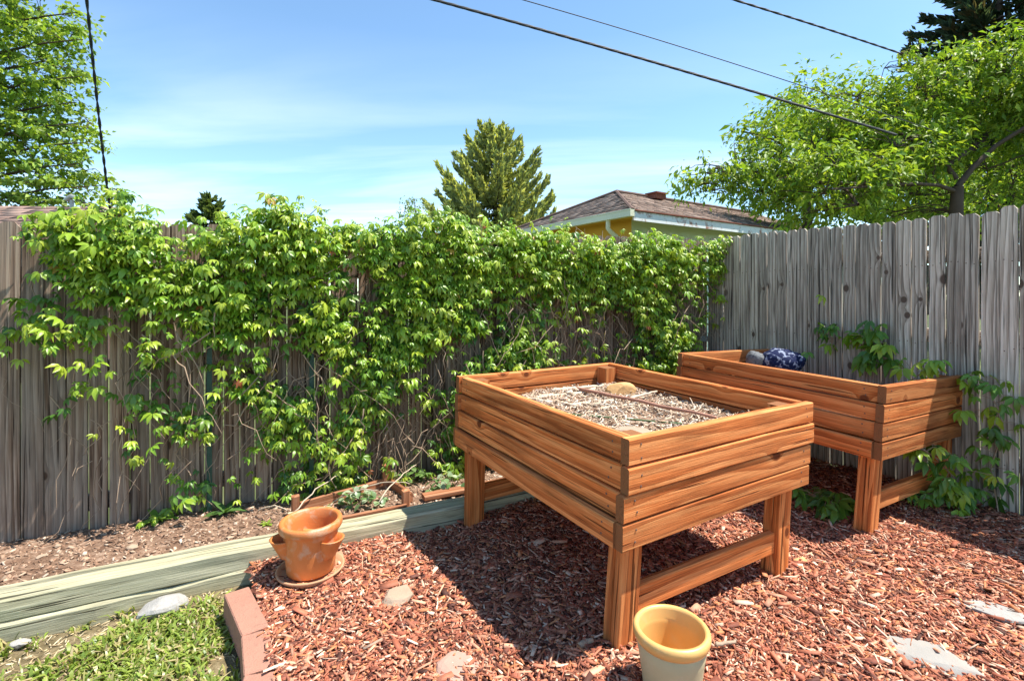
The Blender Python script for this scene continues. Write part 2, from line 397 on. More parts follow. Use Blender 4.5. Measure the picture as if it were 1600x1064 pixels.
def fence(label, origin, along, normal, s0, s1, topf, botf, mat, seed, pitch=.0865):
    rng = random.Random(seed)
    root = empty('plank_fence', origin + along * ((s0 + s1) / 2)); tag(root, label, 'fence')
    s = s0
    while s < s1:
        w = pitch - rng.uniform(.002, .008) + rng.uniform(-.006, .004)
        zb = botf(s) ; zt = topf(s) + rng.uniform(-.012, .010)
        back = -normal
        lean = rng.uniform(-.004, .004)
        o = origin + along * s + back * rng.uniform(.0, .006); o.z = zb
        # x up, y away from the yard (so z = x cross y = ...)
        x = Vector((along.x * lean, along.y * lean, 1)); y = back; z = x.cross(y).normalized()
        if z.dot(along) < 0: o = o + along * w
        M = frame(o, x, z)
        pk = link('plank', plank_mesh(zt - zb, w, .018, mat, rng), root, M)
        if mat is M_FENCE_S:
            yv = (M.to_3x3() @ Vector((0, 1, 0))); yy = -.0016 if yv.dot(normal) < 0 else .0196
            for hh in (.28, .95, 1.45):
                for zz in (.25, .72):
                    link('nail', NAIL, pk).matrix_basis = Matrix.Translation((hh + rng.uniform(-.012, .012), yy, w * zz + rng.uniform(-.004, .004)))
        s += w + rng.uniform(.002, .0085)
    for h in (.22, .92, 1.42):                                   # rails on the far side
        o = origin + along * s0 - normal * .032; o.z = h - .12 + topf(s0) - 1.6
        xdir = along + Vector((0, 0, (topf(s1) - topf(s0)) / (s1 - s0)))
        M = frame(o, xdir, (0, 0, 1))
        if (M.to_3x3() @ Vector((0, 1, 0))).dot(normal) > 0: M.translation = M.translation - normal * .042
        link('rail', beam_mesh(s1 - s0, .038, .085, mat, n=2), root, M)
    k = s0 + .3
    while k < s1:
        o = origin + along * k - normal * .17; o.z = -.15
        link('post', beam_mesh(topf(k) + .1, .085, .085, mat, n=2), root, frame(o, (0, 0, 1), along)); k += 2.3
    return root
def top_b(s): return 1.715 - .033 * s + .008 * math.sin(s * 2.1)
def top_r(s): return 1.715 - .010 * s + .006 * math.sin(s * 3.)
f_back = fence('weathered brown board fence half covered by the green creeper', CORNER, BK, N_BK, .0, 5.95, top_b, lambda s: -.06, M_FENCE_B, 3)
f_side = fence('bare grey board fence with dark knots behind the orange planters', CORNER, RT, N_RT, .012, 4.2, top_r, lambda s: -.06, M_FENCE_S, 5)
def place_small_bracket():
    c = dp(1094, 530, 4.55)
    s = (c - CORNER).dot(BK); c2 = CORNER + BK * .06 + N_BK * .022; c2.z = c.z
    root = empty('metal_bracket', c2); tag(root, 'flat grey metal bracket screwed on fence near its corner', 'bracket')
    M = frame((0, 0, 0), BK, (0, 0, 1)).to_3x3().to_4x4()
    plate = Acc().box(c2, (.11, .004, .05), M).obj('plate', M_STEEL, root)
    for t in (-.03, .03):
        v, f = lathe([(0, .004), (.006, .003), (.008, 0)], 10)
        R = frame((0, 0, 0), BK, N_BK).to_3x3().to_4x4()
        link('screw', pymesh('screw', [R @ Vector(q) + c2 + BK * t + N_BK * .002 for q in v], f, M_STEEL, True), plate)
place_small_bracket()
def stake(px, py0, py1, off, label):
    # green metal stake in front of the fence
    k = (px - 800) / FPX; s = (CORNER.x - k * CORNER.y + off * (N_BK.x - k * N_BK.y)) / (-BK.x + k * BK.y)
    b = CORNER + BK * s + N_BK * off
    zt = CAMH - (py0 - HOR) / FPX * b.y
    root = empty('garden_stake', (b.x, b.y, -.03)); tag(root, label, 'stake', 'green stakes against the creeper fence')
    M = frame((0, 0, 0), BK, (0, 0, 1)).to_3x3().to_4x4()
    Acc().box((b.x, b.y, (zt - .1) / 2), (.026, .005, zt + .1), M).obj('flange', M_GREENMETAL, root)
    Acc().box(b + Vector((0, 0, (zt - .1) / 2)) - N_BK * .012, (.005, .018, zt + .1), M).obj('web', M_GREENMETAL, root)
    for i in range(int((zt + .02) / .09)):
        Acc().box(b + Vector((0, 0, .03 + i * .09)) + N_BK * .004, (.012, .006, .018), M).obj('stud', M_GREENMETAL, root)
stake(327, 400, 790, .06, 'dark green metal stake at the fence, clear of leaves lower down')
stake(487, 480, 700, .07, 'dark green metal stake deep in the creeper behind the terracotta pot')

# ------------------------------------------------------------------ timber retaining wall
def timbers():
    s_l, s_r = 5.5, .65
    base = CORNER + BK * s_l + N_BK * (TIE_D + .06); base.z = -.15
    root = empty('timber_wall', base); tag(root, 'low pale green weathered timber retaining wall along the bed', 'retaining wall')
    def run(a, b, z0, z1, off, th, h, name, split=False):
        o = CORNER + BK * a + N_BK * off; o.z = z0; e = CORNER + BK * b + N_BK * off; e.z = z1
        x = (e - o)
        M = frame(o, x, (0, 0, 1))     # y = z cross x -> away from viewer
        rng = random.Random(int(a * 100))
        me = beam_mesh(x.length, th, h, M_TIE, ch=.010, n=22, wob=.006, rng=rng)
        if split:                      # drying split: a notch along the top, opening and closing
            V, F = [], []; n = 40; Lx = x.length
            for i in range(n + 1):
                u = i / n * Lx; q = max(0, math.sin(min(1, max(0, (u - .25) / 1.75)) * math.pi)) ** .7; w = .001 + .011 * q * (.7 + .3 * math.sin(u * 9)); dq = .002 + .035 * q
                q2 = max(0, math.sin(min(1, max(0, (u - 1.2) / 2.0)) * math.pi)) ** .7; w2 = .0008 + .005 * q2; d2 = .001 + .02 * q2
                c1 = .074 + .022 * (u / Lx) * 1.4 + .004 * math.sin(u * 7); c2 = .030 + .012 * math.sin(u * 2.1)
                wb = .0025 * math.sin(u * 5.3) + .0015 * math.sin(u * 13.)
                sec = [(.008, 0), (th - .008, 0), (th, .008), (th, h - .01 + wb), (th - .01, h + wb), (c1 + w, h + wb), (c1, h - dq), (c1 - w, h - .003 + wb), (c2 + w2, h - .001 + wb), (c2, h - d2), (c2 - w2, h + wb), (.012, h + wb), (.0, h - .012 + wb), (wb, h * .5), (0, .008)]
                V += [(u, a_, b_) for a_, b_ in sec]
            m = len(sec)
            for i in range(n):
                for j in range(m): F.append((i * m + j, (i + 1) * m + j, (i + 1) * m + (j + 1) % m, i * m + (j + 1) % m))
            F.append(tuple(range(m))); F.append(tuple(range((n + 1) * m - 1, n * m - 1, -1)))
            me = pymesh('timber', V, F, M_TIE)
        return link(name, me, root, M)
    F = TIE_D + .125
    run(s_l, 1.62, -.045, -.088, F, .125, .098, 'timber', True)
    run(1.615, s_r, -.088, -.095, F, .125, .098, 'timber')
    run(s_l, 2.7, -.185, -.20, F + .006, .13, .135, 'timber')
    run(2.69, s_r, -.20, -.215, F + .003, .13, .120, 'timber')
    # long drying split along the top
    return root
tw = timbers()

# ------------------------------------------------------------------ raised planters
_v, _f = lathe([(.0, .0012), (.0026, .0012), (.004, 0.)], 8)
SCREW = pymesh('screw', [(q.x, q.z * s_, q.y) for s_ in (1, -1) for q in _v], _f + [tuple(i + len(_v) for i in q) for q in _f], M_DECK)
def planter(B, yaw, tx, ty, label, feet, seed, name='raised_planter', Lb=1.28, Wb=1.12):
    rng = random.Random(seed)
    s, c = math.sin(yaw), math.cos(yaw)
    ax = Vector((-s, c, tx)).normalized(); ay = Vector((c, s, ty)).normalized(); up = ay.cross(ax).normalized(); ay = ax.cross(up)
    B = Vector(B)
    def P(x, y, z): return B + ax * x + ay * y + up * z
    ctr = P(Lb / 2, Wb / 2, 0); root = empty(name, (ctr.x, ctr.y, -.04)); tag(root, label, 'planter', 'stained cedar raised planters')
    T, H, G = .038, .088, .0055
    for k in range(4):
        z0 = -(k + 1) * (H + G) + G; sh = -.0055 * k + .008
        j = lambda a: rng.uniform(-a, a)
        # short boards lie across the ends; their sawn ends show past the long boards
        link('board', beam_mesh(Wb + .026 + j(.006), T, H, M_CEDAR, ch=.004, rng=rng), root, frame(P(j(.003), -.010 + sh + j(.007), z0), ay, up))
        link('board', beam_mesh(Wb + .026 + j(.006), T, H, M_CEDAR, rng=rng), root, frame(P(Lb - T, -.013 + sh + j(.006), z0), ay, up))
        pr = -.020 if k == 3 else j(.004)
        link('board', beam_mesh(Lb - 2 * T - .004, T, H, M_CEDAR, rng=rng), root, frame(P(T + .002, T + sh + pr, z0), ax, up) if (up.cross(ax)).dot(ay) < 0 else frame(P(T + .002, sh + pr, z0), ax, up))
        link('board', beam_mesh(Lb - 2 * T - .004, T, H, M_CEDAR, rng=rng), root, frame(P(T + .002, Wb + sh, z0), ax, up) if (up.cross(ax)).dot(ay) < 0 else frame(P(T + .002, Wb - T + sh, z0), ax, up))
    hb = 4 * (H + G)
    for o in list(root.children):
        Lo = max(v.co.x for v in o.data.vertices); T0 = 0
        if abs(Lo - Wb) < .1 or abs(Lo - Lb) < .1:
            out = (o.matrix_basis.to_3x3() @ Vector((0, 1, 0))); ys = (-.0006, .0386)
            face = ys[0] if out.dot(ctr - (o.matrix_basis.translation + root.location)) > 0 else ys[1]
            for xx in (.055, Lo - .055):
                for zz in (.024, .064):
                    c = o.copy(); c.data = SCREW; c.name = 'screw'; COL.objects.link(c); c.parent = o
                    c.matrix_basis = Matrix.Translation((xx + rng.uniform(-.008, .008), face, zz + rng.uniform(-.006, .006)))
    # inner corner posts
    for (x, y) in ((T + .002, T + .012), (Lb - T - .091, T + .012), (T + .002, Wb - T - .091), (Lb - T - .091, Wb - T - .091)):
        p0 = P(x, y, -hb + .02)
        link('corner_post', beam_mesh(hb - .034, .085, .085, M_CEDAR, rng=rng), root, frame(p0 + ax * .086, up, ay))
    # floor boards under the soil
    for i in range(8):
        x = .06 + i * (Lb - .12) / 8
        link('floor_board', beam_mesh(Wb - 2 * T - .02, .02, (Lb - .12) / 8 - .006, M_CEDAR, n=1, rng=rng), root, frame(P(x, T + .01, -hb + .012), ay, ax))
    # legs: two laminated 2x4 each
    legs = []
    spots = {'B': (T + .004, T - .012, feet[0], (0, -.028)), 'A': (Lb - T - .082, T - .012, feet[1], (0, 0)), 'C': (T + .004, Wb - T - .100, feet[2], (.0, -.03)), 'D': (Lb - T - .082, Wb - T - .100, feet[3], (0, 0))}
    for k, (x, y, fz, ln) in spots.items():
        top = P(x, y, -hb + .035); bot = P(x + ln[0], y + ln[1], -hb - .42); bot = bot + (top - bot).normalized() * ((fz - .08 - bot.z))
        d = top - bot
        Mx = frame(bot, d, ay)        # z -> ay (width .089), y -> ay x up
        yd = Mx.to_3x3() @ Vector((0, 1, 0)); sg = 1 if yd.dot(ax) > 0 else -1
        o = bot if sg > 0 else bot + ax * .038
        Mx.translation = o; link('leg', beam_mesh(d.length, .038, .092, M_CEDAR, rng=rng), root, Mx)
        M2 = Mx.copy(); M2.translation = o + ax * .0395 + ay * .002
        link('leg_backing', beam_mesh(d.length, .038, .086, M_CEDAR, rng=rng), root, M2)
        legs.append((bot, d))
    for (x, z) in ((T + .034, .085), (Lb - T - .050, .06)):
        o = P(x, T + .03, 0); o.z = z; e = P(x, Wb - T - .075, 0); e.z = z - (.03 if x < .3 else 0)
        link('stretcher', beam_mesh((e - o).length, .036, .092, M_CEDAR, rng=rng), root, frame(o, e - o, (0, 0, 1)))
    return root, P, ax, ay, up
pl1, P1, AX1, AY1, UP1 = planter((.385, 1.612, .722), .553, .020, -.004, 'nearer orange stained wooden planter on legs, filled with dry straw and sticks', (.0, -.075, -.075, -.06), 11, Lb=1.31, Wb=1.11)
pl2, P2, AX2, AY2, UP2 = planter((1.858, 2.445, .742), .545, .030, -.030, 'farther orange stained wooden planter beside the grey fence, speckled cloth bundle inside', (-.02, -.04, .0, 0.), 23)

# ------------------------------------------------------------------ scattered chips (vectorised)
def chips(name, P, size, aspect, thick, cols, wts, mat, tilt=.35, rng=RNG, parent=None, yawbias=None):
    n = len(P); L = np.minimum(size * np.exp(rng.normal(0, .45, n)), size * 1.9); Wd = L * aspect * np.exp(rng.normal(0, .35, n)); T = thick * np.exp(rng.normal(0, .3, n))
    yaw = rng.uniform(0, 2 * np.pi, n); pt = rng.normal(0, tilt, n); rl = rng.normal(0, tilt, n)
    cy, sy = np.cos(yaw), np.sin(yaw); cp, sp = np.cos(pt), np.sin(pt); cr, sr = np.cos(rl), np.sin(rl)
    X = np.stack([cy * cp, sy * cp, sp], 1); Y0 = np.stack([-sy, cy, 0 * cy], 1); Z0 = np.cross(X, Y0)
    Y = Y0 * cr[:, None] + Z0 * sr[:, None]; Z = np.cross(X, Y)
    k = rng.uniform(.45, 1.0, (n, 4)) * np.array([-1, 1, 1, -1]); m = rng.uniform(.72, 1.0, (n, 4)) * np.array([-1, -1, 1, 1])
    V = np.zeros((n, 8, 3))
    for i in range(4):
        b = P + X * (m[:, i] * L / 2)[:, None] + Y * (k[:, i] * Wd / 2)[:, None]
        V[:, i] = b - Z * (T / 2)[:, None]; V[:, i + 4] = b + Z * (T / 2 * rng.uniform(.5, 1.2, n))[:, None]
    Fq = np.array([(4, 5, 6, 7), (0, 1, 5, 4), (1, 2, 6, 5), (2, 3, 7, 6), (3, 0, 4, 7)])
    F = (np.arange(n)[:, None, None] * 8 + Fq[None]).reshape(-1, 4)
    ci = rng.choice(len(cols), n, p=np.array(wts) / sum(wts)); C = np.array(cols)[ci] * np.exp(rng.normal(0, .22, n))[:, None]
    o = link(name, npmesh(name, V.reshape(-1, 3), F, mat, np.repeat(C, 8, 0)), parent)
    return tag(o, kind='stuff')
def scatter(n, x0, x1, y0, y1, test, zf, lift=(0, .012), rng=RNG, near=None):
    out = []
    while len(out) < n:
        x = rng.uniform(x0, x1); y = rng.uniform(y0, y1)
        if near is not None and rng.random() > min(1., (near / max(y, .4)) ** 1.3): continue
        if test(x, y): out.append((x, y, zf(x, y) + rng.uniform(*lift)))
    return np.array(out)
def mulch_vis(x, y):
    if not in_mulch(x, y): return False
    return -1.25 * y - .5 < x < 1.2 * y + .5
CHIPC = [(.42, .150, .084), (.32, .098, .053), (.20, .066, .040), (.53, .26, .16), (.64, .44, .31), (.47, .18, .078), (.11, .043, .030)]
tag(chips('bark_mulch', scatter(92000, -1.5, 3.8, .7, 4.6, mulch_vis, zg, (-.004, .014), near=1.9), .0220, .26, .0032, CHIPC, [5, 4, 2.6, 3.4, 1.6, 2.6, 1.6], M_CHIP, .24),
    'loose red brown bark mulch spread under the planters', 'mulch')
tag(chips('coarse_mulch', scatter(1300, -1.5, 3.4, .8, 3.6, mulch_vis, zg, (.008, .020), near=1.9), .046, .26, .0055, CHIPC, [5, 4, 2, 4, 2.2, 3, 1], M_CHIP, .25),
    'larger pieces of bark lying on top of the mulch', 'mulch')
tag(chips('mulch_shreds', scatter(5000, -1.5, 3.6, .8, 4.2, mulch_vis, zg, (.004, .016), near=1.9), .050, .085, .003, CHIPC, [4, 3, 2, 4, 3, 3, 1], M_CHIP, .22),
    'long thin bark shreds mixed into the mulch', 'mulch')
SOILC = [(.33, .21, .14), (.24, .14, .09), (.42, .30, .21), (.14, .08, .05), (.55, .44, .34)]
tag(chips('bed_litter', scatter(9000, -3.2, 1.2, 1.5, 4.4, in_soil, zs, (0, .006)), .017, .42, .003, SOILC, [4, 4, 3, 2, 1], M_STRAW, .3),
    'dry crumbled litter on the soil bed below the creeper', 'litter')

# soil and straw inside the planters
def planter_fill(P, root, depth, mat, name, Lb=1.28, Wb=1.12):
    V, F = [], []; n = 12
    for i in range(n + 1):
        for j in range(n + 1):
            x = .042 + (Lb - .084) * i / n; y = .050 + (Wb - .10) * j / n
            V.append(P(x, y, -depth + .010 * smoothnoise(x * 4, y * 4, 5.)))
    for i in range(n):
        for j in range(n): F.append((i * (n + 1) + j, (i + 1) * (n + 1) + j, (i + 1) * (n + 1) + j + 1, i * (n + 1) + j + 1))
    me = pymesh(name, V, [f[::-1] for f in F], mat, True)
    o = link(name, me); tag(o, kind='stuff'); return o
tag(planter_fill(P1, pl1, .122, M_SOIL, 'planter_soil'), 'dry pale soil filling the nearer planter', 'soil')
tag(planter_fill(P2, pl2, .215, M_SOIL, 'planter_soil'), 'dark soil low inside the farther planter', 'soil')
pts = []
for _ in range(7000):
    x = RNG.uniform(.05, 1.23); y = RNG.uniform(.05, 1.07)
    p = P1(x, y, -.122 + .010 * smoothnoise(x * 4, y * 4, 5.) + RNG.uniform(-.002, .014) + .03 * max(0, 1 - abs(x - .15) / .18) * max(0, 1 - abs(y - .95) / .2)); pts.append(tuple(p))
tag(chips('straw_litter', np.array(pts), .026, .16, .0025, [(.52, .40, .28), (.40, .28, .19), (.62, .54, .44), (.26, .16, .10), (.45, .30, .2)], [4, 3, 3, 2, 2], M_STRAW, .4),
    'dry straw and shredded stems on the soil of nearer planter', 'straw')
def stick(name, a, b, r0, r1, mat, label, sag=.0, jit=.008, seed=1, group=None):
    rng = random.Random(seed); a = Vector(a); b = Vector(b); n = 9; pts = []
    for i in range(n + 1):
        t = i / n; p = a.lerp(b, t); p.z -= sag * math.sin(math.pi * t)
        p += Vector((rng.uniform(-jit, jit), rng.uniform(-jit, jit), rng.uniform(-jit, jit) * .5)); pts.append(p)
    V, F = tube(pts, r0, r1, 7); F.append(tuple(range(6, -1, -1))); F.append(tuple(range(n * 7, n * 7 + 7)))
    return tag(link(name, pymesh(name, V, F, mat, True)), label, 'stick', group)
ZS1 = .722 - .122
def s1(px, py, dz=.02): return gp(px, py, ZS1 + dz)
stick('stick', s1(897, 606, .035), s1(1118, 651, .05), .011, .007, M_TWIGR, 'long reddish stick lying across the straw to the planter corner', .0, .006, 2)
stick('bamboo_cane', s1(866, 645, .018), s1(1066, 662, .018), .0045, .004, M_CANE, 'thin straight green cane lying on the straw', 0, .001, 3)
stick('stick', s1(985, 622, .03), s1(1026, 611, .045), .008, .005, M_TWIGT, 'short brown stick crossing the long reddish stick', 0, .004, 4)
stick('stick', s1(815, 630, .016), s1(862, 616, .02), .018, .012, M_TWIGT, 'thick pale stick near the far side of the straw', 0, .006, 5)
stick('stick', s1(838, 622, .02), s1(925, 612, .02), .012, .008, M_TWIGT, 'thin pale stick in front of the thick pale one', 0, .007, 6)
stick('stick', s1(870, 635, .016), s1(962, 624, .02), .012, .007, M_TWIGT, 'long pale stick lying between green cane and reddish stick', 0, .006, 7)
stick('stick', s1(920, 610, .02), s1(950, 599, .03), .010, .007, M_TWIGT, 'pale broken stick leaning by the corner post', 0, .004, 8)
stick('stick', s1(822, 622, .03), s1(900, 633, .025), .010, .006, M_TWIGT, 'pale stick slanting down toward the green cane', 0, .006, 9)
stick('stick', s1(862, 611, .03), s1(935, 603, .035), .013, .008, M_TWIGT, 'pale stick lying closest to the back boards', 0, .007, 10)
stick('stick', s1(930, 640, .02), s1(1010, 628, .03), .007, .004, M_TWIGT, 'thin pale stick in the middle of the straw', 0, .006, 12)
for i, (a, b) in enumerate((((1075, 655), (1100, 630)), ((1095, 662), (1078, 622)), ((1110, 655), (1128, 640)))):
    stick('dry_stem', s1(*a, .0), s1(*b, .06), .004, .002, M_TWIGT, ('upright dry stem leaning right in the straw by planter corner', 'upright dry stem leaning left in the straw by planter corner', 'short dry stem at the very corner of the straw')[i], 0, .006, 20 + i)

# ------------------------------------------------------------------ stones
def rock(name, c, size, mat, label, seed, yaw=0., flat=False, sharp=.16, cat='stone', group=None):
    rng = random.Random(seed); import bmesh
    bm = bmesh.new(); bmesh.ops.create_icosphere(bm, subdivisions=3, radius=.5)
    dirs = [(Vector((rng.gauss(0, 1), rng.gauss(0, 1), rng.gauss(0, .7))).normalized(), rng.uniform(.30, .44)) for _ in range(13)]
    if flat: dirs.append((Vector((0, 0, 1)), .26))
    for v in bm.verts:
        for d, k in dirs:
            q = v.co.dot(d)
            if q > k: v.co -= d * (q - k) * .92
        v.co += Vector((rng.uniform(-1, 1), rng.uniform(-1, 1), rng.uniform(-1, 1))) * .008
    M = Matrix.Rotation(yaw, 3, 'Z')
    for v in bm.verts: v.co = M @ Vector((v.co.x * size[0], v.co.y * size[1], v.co.z * size[2]))
    me = bpy.data.meshes.new(name); bm.to_mesh(me); bm.free(); me.materials.append(mat); me.update()
    return tag(link(name, me, None, Matrix.Translation(c)), label, cat, group)
rock('rock', s1(971, 612, .03), (.20, .13, .12), M_STONE_O, 'amber brown angular rock in back of the straw filled planter', 3, .2)
rock('flat_stone', s1(990, 675, .012), (.19, .16, .05), M_STONE_T, 'flat pale stone slab at the near corner of the straw', 5, .55, True)
def step_stone(px, py, size, mat, label, seed, yaw, dz=-.008):
    p = gp(px, py, -.04); p.z = zg(p.x, p.y) + dz + .004
    rock('stepping_stone', p, size, mat, label, seed, yaw, True, group='flat stones sunk in the mulch')
step_stone(622, 936, (.16, .14, .07), M_STONE_T, 'small pale tan stone showing through mulch left of shadow', 7, .3, .002)
step_stone(715, 1052, (.20, .20, .07), M_STONE_P, 'pinkish flat stone at the shadow tip, nearest to the viewer', 9, .7)
step_stone(1452, 1030, (.34, .17, .07), M_STONE_G, 'large grey flat stone sunk in sunlit mulch', 12, -.55, -.003)
step_stone(1560, 958, (.30, .13, .06), M_STONE_W, 'whitish flat stone half covered by mulch below the fence', 15, -.5, -.004)
p = gp(252, 950, -.10); rock('white_rock', p, (.19, .12, .10), M_STONE_W, 'white rock in the grass below the timber wall', 21, .5)
p = gp(32, 1004, -.125); rock('pebble', p, (.07, .05, .035), M_STONE_W, 'small white pebble at the foot of the timber wall', 22, .2)
for i, (px, py, sz) in enumerate(((205, 853, .06), (66, 862, .045), (90, 848, .04), (190, 880, .035))):
    p = gp(px, py, .0); p.z = zs(p.x, p.y) + .004
    rock('pebble', p, (sz, sz * .7, sz * .5), M_STONE_T, ('largest tan pebble on the soil bed', 'tan pebble on soil nearest the fence end', 'small tan pebble under the leftmost planks', 'tiny tan pebble just behind the timber wall')[i], 30 + i, i)
# black scrap and pale driftwood bits by the small pot
stick('bark_stick', gp(905, 1012, .0) + Vector((0, 0, .008)), gp(925, 1004, .0) + Vector((0, 0, .012)), .012, .009, M_TWIG, 'short thick grey brown stick on shaded mulch near planter leg', 0, .004, 41)
stick('pale_stick', gp(1118, 1012, 0) + Vector((0, 0, .012)), gp(1150, 1006, 0) + Vector((0, 0, .012)), .007, .005, M_STONE_T, 'pale bone coloured stick on sunlit mulch beside the small pot', 0, .004, 42)

# ------------------------------------------------------------------ edging bricks
def brick(c, xdir, L, Wd, H, label, seed):
    import bmesh
    bm = bmesh.new(); bmesh.ops.create_cube(bm, size=1.0)
    for v in bm.verts: v.co = Vector((v.co.x * L, v.co.y * Wd, v.co.z * H))
    bmesh.ops.bevel(bm, geom=bm.edges[:], offset=.004, segments=1, affect='EDGES')
    me = bpy.data.meshes.new('edging_brick'); bm.to_mesh(me); bm.free(); me.materials.append(M_BRICK)
    x = Vector(xdir); M = frame(c, x, (0.06, -.03, 1))
    tag(link('edging_brick', me, None, M), label, 'brick', 'pink bricks edging the lawn')
ztop = -.020
b0a, b0b, b1b = gp(369, 921, ztop), gp(399, 985, ztop), gp(407, 1066, ztop)
H = .10
def brick_between(a, b, label, seed, wd=.092):
    d = (b - a); c = (a + b) / 2; c.z = ztop - H / 2
    brick(c, d, d.length - .006, wd, H, label, seed)
brick_between(b0a, b0b, 'pink concrete edging brick touching the timber wall corner', 1)
brick_between(b0b + Vector((.0, -.004, 0)), b0b + (b1b - b0b).normalized() * .22, 'pink concrete edging brick second from the timber wall', 2)
b2 = b0b + (b1b - b0b).normalized() * .226
brick_between(b2, b2 + Vector((.06, -.21, 0)), 'pink concrete edging brick third from the timber wall, cut off by the frame', 3)

# ------------------------------------------------------------------ pots
def strawberry_pot():
    c = gp(486, 890, -.03); c.z = zg(c.x, c.y) + .006
    root = empty('strawberry_pot', c); tag(root, 'terracotta strawberry pot with side pockets standing on mulch by the timber', 'pot')
    Hh, R = .235, .130
    prof = [(.0, .012), (.098, .012), (.102, .016), (.106, .07), (.111, .14), (.116, .190), (.118, .196), (R, .199), (R + .004, .207), (R + .003, .226), (R - .002, .234),
            (R - .014, .235), (R - .020, .228), (R - .026, .19), (.094, .10), (.086, .05), (.0, .048)]
    V, F = lathe(prof, 48, c); link('body', pymesh('body', V, F, M_TERRA, True), root)
    # side pockets: half cups leaning out
    for k, an in enumerate((math.radians(203), math.radians(-22), math.radians(90))):
        d = Vector((math.cos(an), math.sin(an), 0)); t = Vector((-d.y, d.x, 0)); V, F = [], []; n = 16
        rows = [(.082, .082, .034), (.088, .090, .038), (.130, .104, .046), (.165, .116, .053), (.170, .117, .055), (.170, .115, .047), (.130, .102, .040), (.105, .092, .032)]
        for (z, off, r) in rows:
            for i in range(n + 1):
                b = -math.pi * .62 + math.pi * 1.24 * i / n
                q = d * (off + r * math.cos(b) * .95 ) + t * (r * math.sin(b))
                V.append(c + q + Vector((0, 0, z)))
        m = n + 1
        for r_ in range(len(rows) - 1):
            for i in range(n): F.append((r_ * m + i, r_ * m + i + 1, (r_ + 1) * m + i + 1, (r_ + 1) * m + i))
        F.append(tuple(range(n, -1, -1)))
        link('side_pocket', pymesh('side_pocket', V, F, M_TERRA, True), root)
    sc = c + Vector((.0, -.004, -.006))
    V, F = lathe([(0, .0), (.118, .0), (.132, .010), (.142, .024), (.143, .030), (.136, .031), (.126, .016), (.112, .010), (0, .010)], 44, sc)
    o = link('saucer', pymesh('saucer', V, F, M_SAUCER, True)); tag(o, 'round weathered clay saucer under the strawberry pot', 'saucer')
    # shard inside
    V = []; sh = c + Vector((-.022, .035, .115))
    for j in (0, 1):
        for (u, w) in ((-.036, -.02), (.034, -.028), (.040, .045), (-.030, .050)):
            V.append(sh + Vector((u, .018 * (w * 20) * .4 + j * .010 - abs(u) * .2, w + j * .004)))
    o = link('pot_shard', pymesh('pot_shard', V, [(0, 1, 2, 3), (7, 6, 5, 4), (0, 4, 5, 1), (1, 5, 6, 2), (2, 6, 7, 3), (3, 7, 4, 0)], M_TERRA)); tag(o, 'broken clay shard lying inside the strawberry pot', 'shard')
    return root
strawberry_pot()
def small_pot():
    c = Vector((.480, 1.485, 0)); c.z = zg(c.x, c.y) + .004
    root = empty('flower_pot', c); tag(root, 'empty glazed flower pot with ochre rim and sage body in the foreground', 'pot')
    R = .113
    V, F = lathe([(0, .0), (.074, .0), (.078, .004), (.086, .07), (.096, .14), (.102, .176), (.100, .180), (.099, .184)], 56, c)
    link('body', pymesh('body', V, F, M_SAGE, True), root)
    V, F = lathe([(.097, .182), (.106, .186), (R - .002, .196), (R, .206), (R - .002, .216), (R - .008, .2215), (R - .016, .2205), (.0935, .212), (.0915, .185), (.0895, .181), (.088, .170), (.082, .10), (.075, .03), (0, .026)], 56, c)
    link('rim_and_lining', pymesh('rim_and_lining', V, F, M_OCHRE, True), root)
small_pot()

# ------------------------------------------------------------------ little lumber frame in the soil bed
def bed_frame():
    z = .01
    def q(px, py, zz=z): return gp(px, py, zz)
    root = empty('bed_frame', q(560, 780)); tag(root, 'low red brown lumber frame in the soil bed behind the terracotta pot', 'garden frame')
    def bd(a, b, h=.06, th=.02, z0=-.03, name='board'):
        a = Vector(a); b = Vector(b); a.z = b.z = z0
        link(name, beam_mesh((b - a).length, th, h, M_REDWOOD), root, frame(a, b - a, (0, 0, 1)))
    def at(px, a):         # point at pixel column px, a metres in front of the back fence
        k = (px - 800) / FPX; s = (CORNER.x - k * CORNER.y + a * (N_BK.x - k * N_BK.y)) / (-BK.x + k * BK.y)
        return CORNER + BK * s + N_BK * a
    bd(at(470, .30), at(606, .16), .075)
    bd(at(606, .17), at(640, .46), .075, .022)
    for (px, a, zt) in ((468, .32, .085), (609, .17, .125), (641, .50, .075)):
        o = at(px, a); o.z = -.06
        link('post', beam_mesh(zt + .06, .042, .042, M_REDWOOD, n=1), root, frame(o, (0, 0, 1), BK))
    bd(at(500, TIE_D - .03), at(636, TIE_D - .028), .045, .02, -.018)
    bd(at(664, TIE_D - .075), at(960, TIE_D - .065), .028, .07, .0, 'cap_board')
    for px in (459, 484):
        o = at(px, .40); o.z = -.03
        link('stub', beam_mesh(.06, .03, .03, M_TIE, n=1), root, frame(o, (0, .1, 1), BK))
    return at
bed_at = bed_frame()

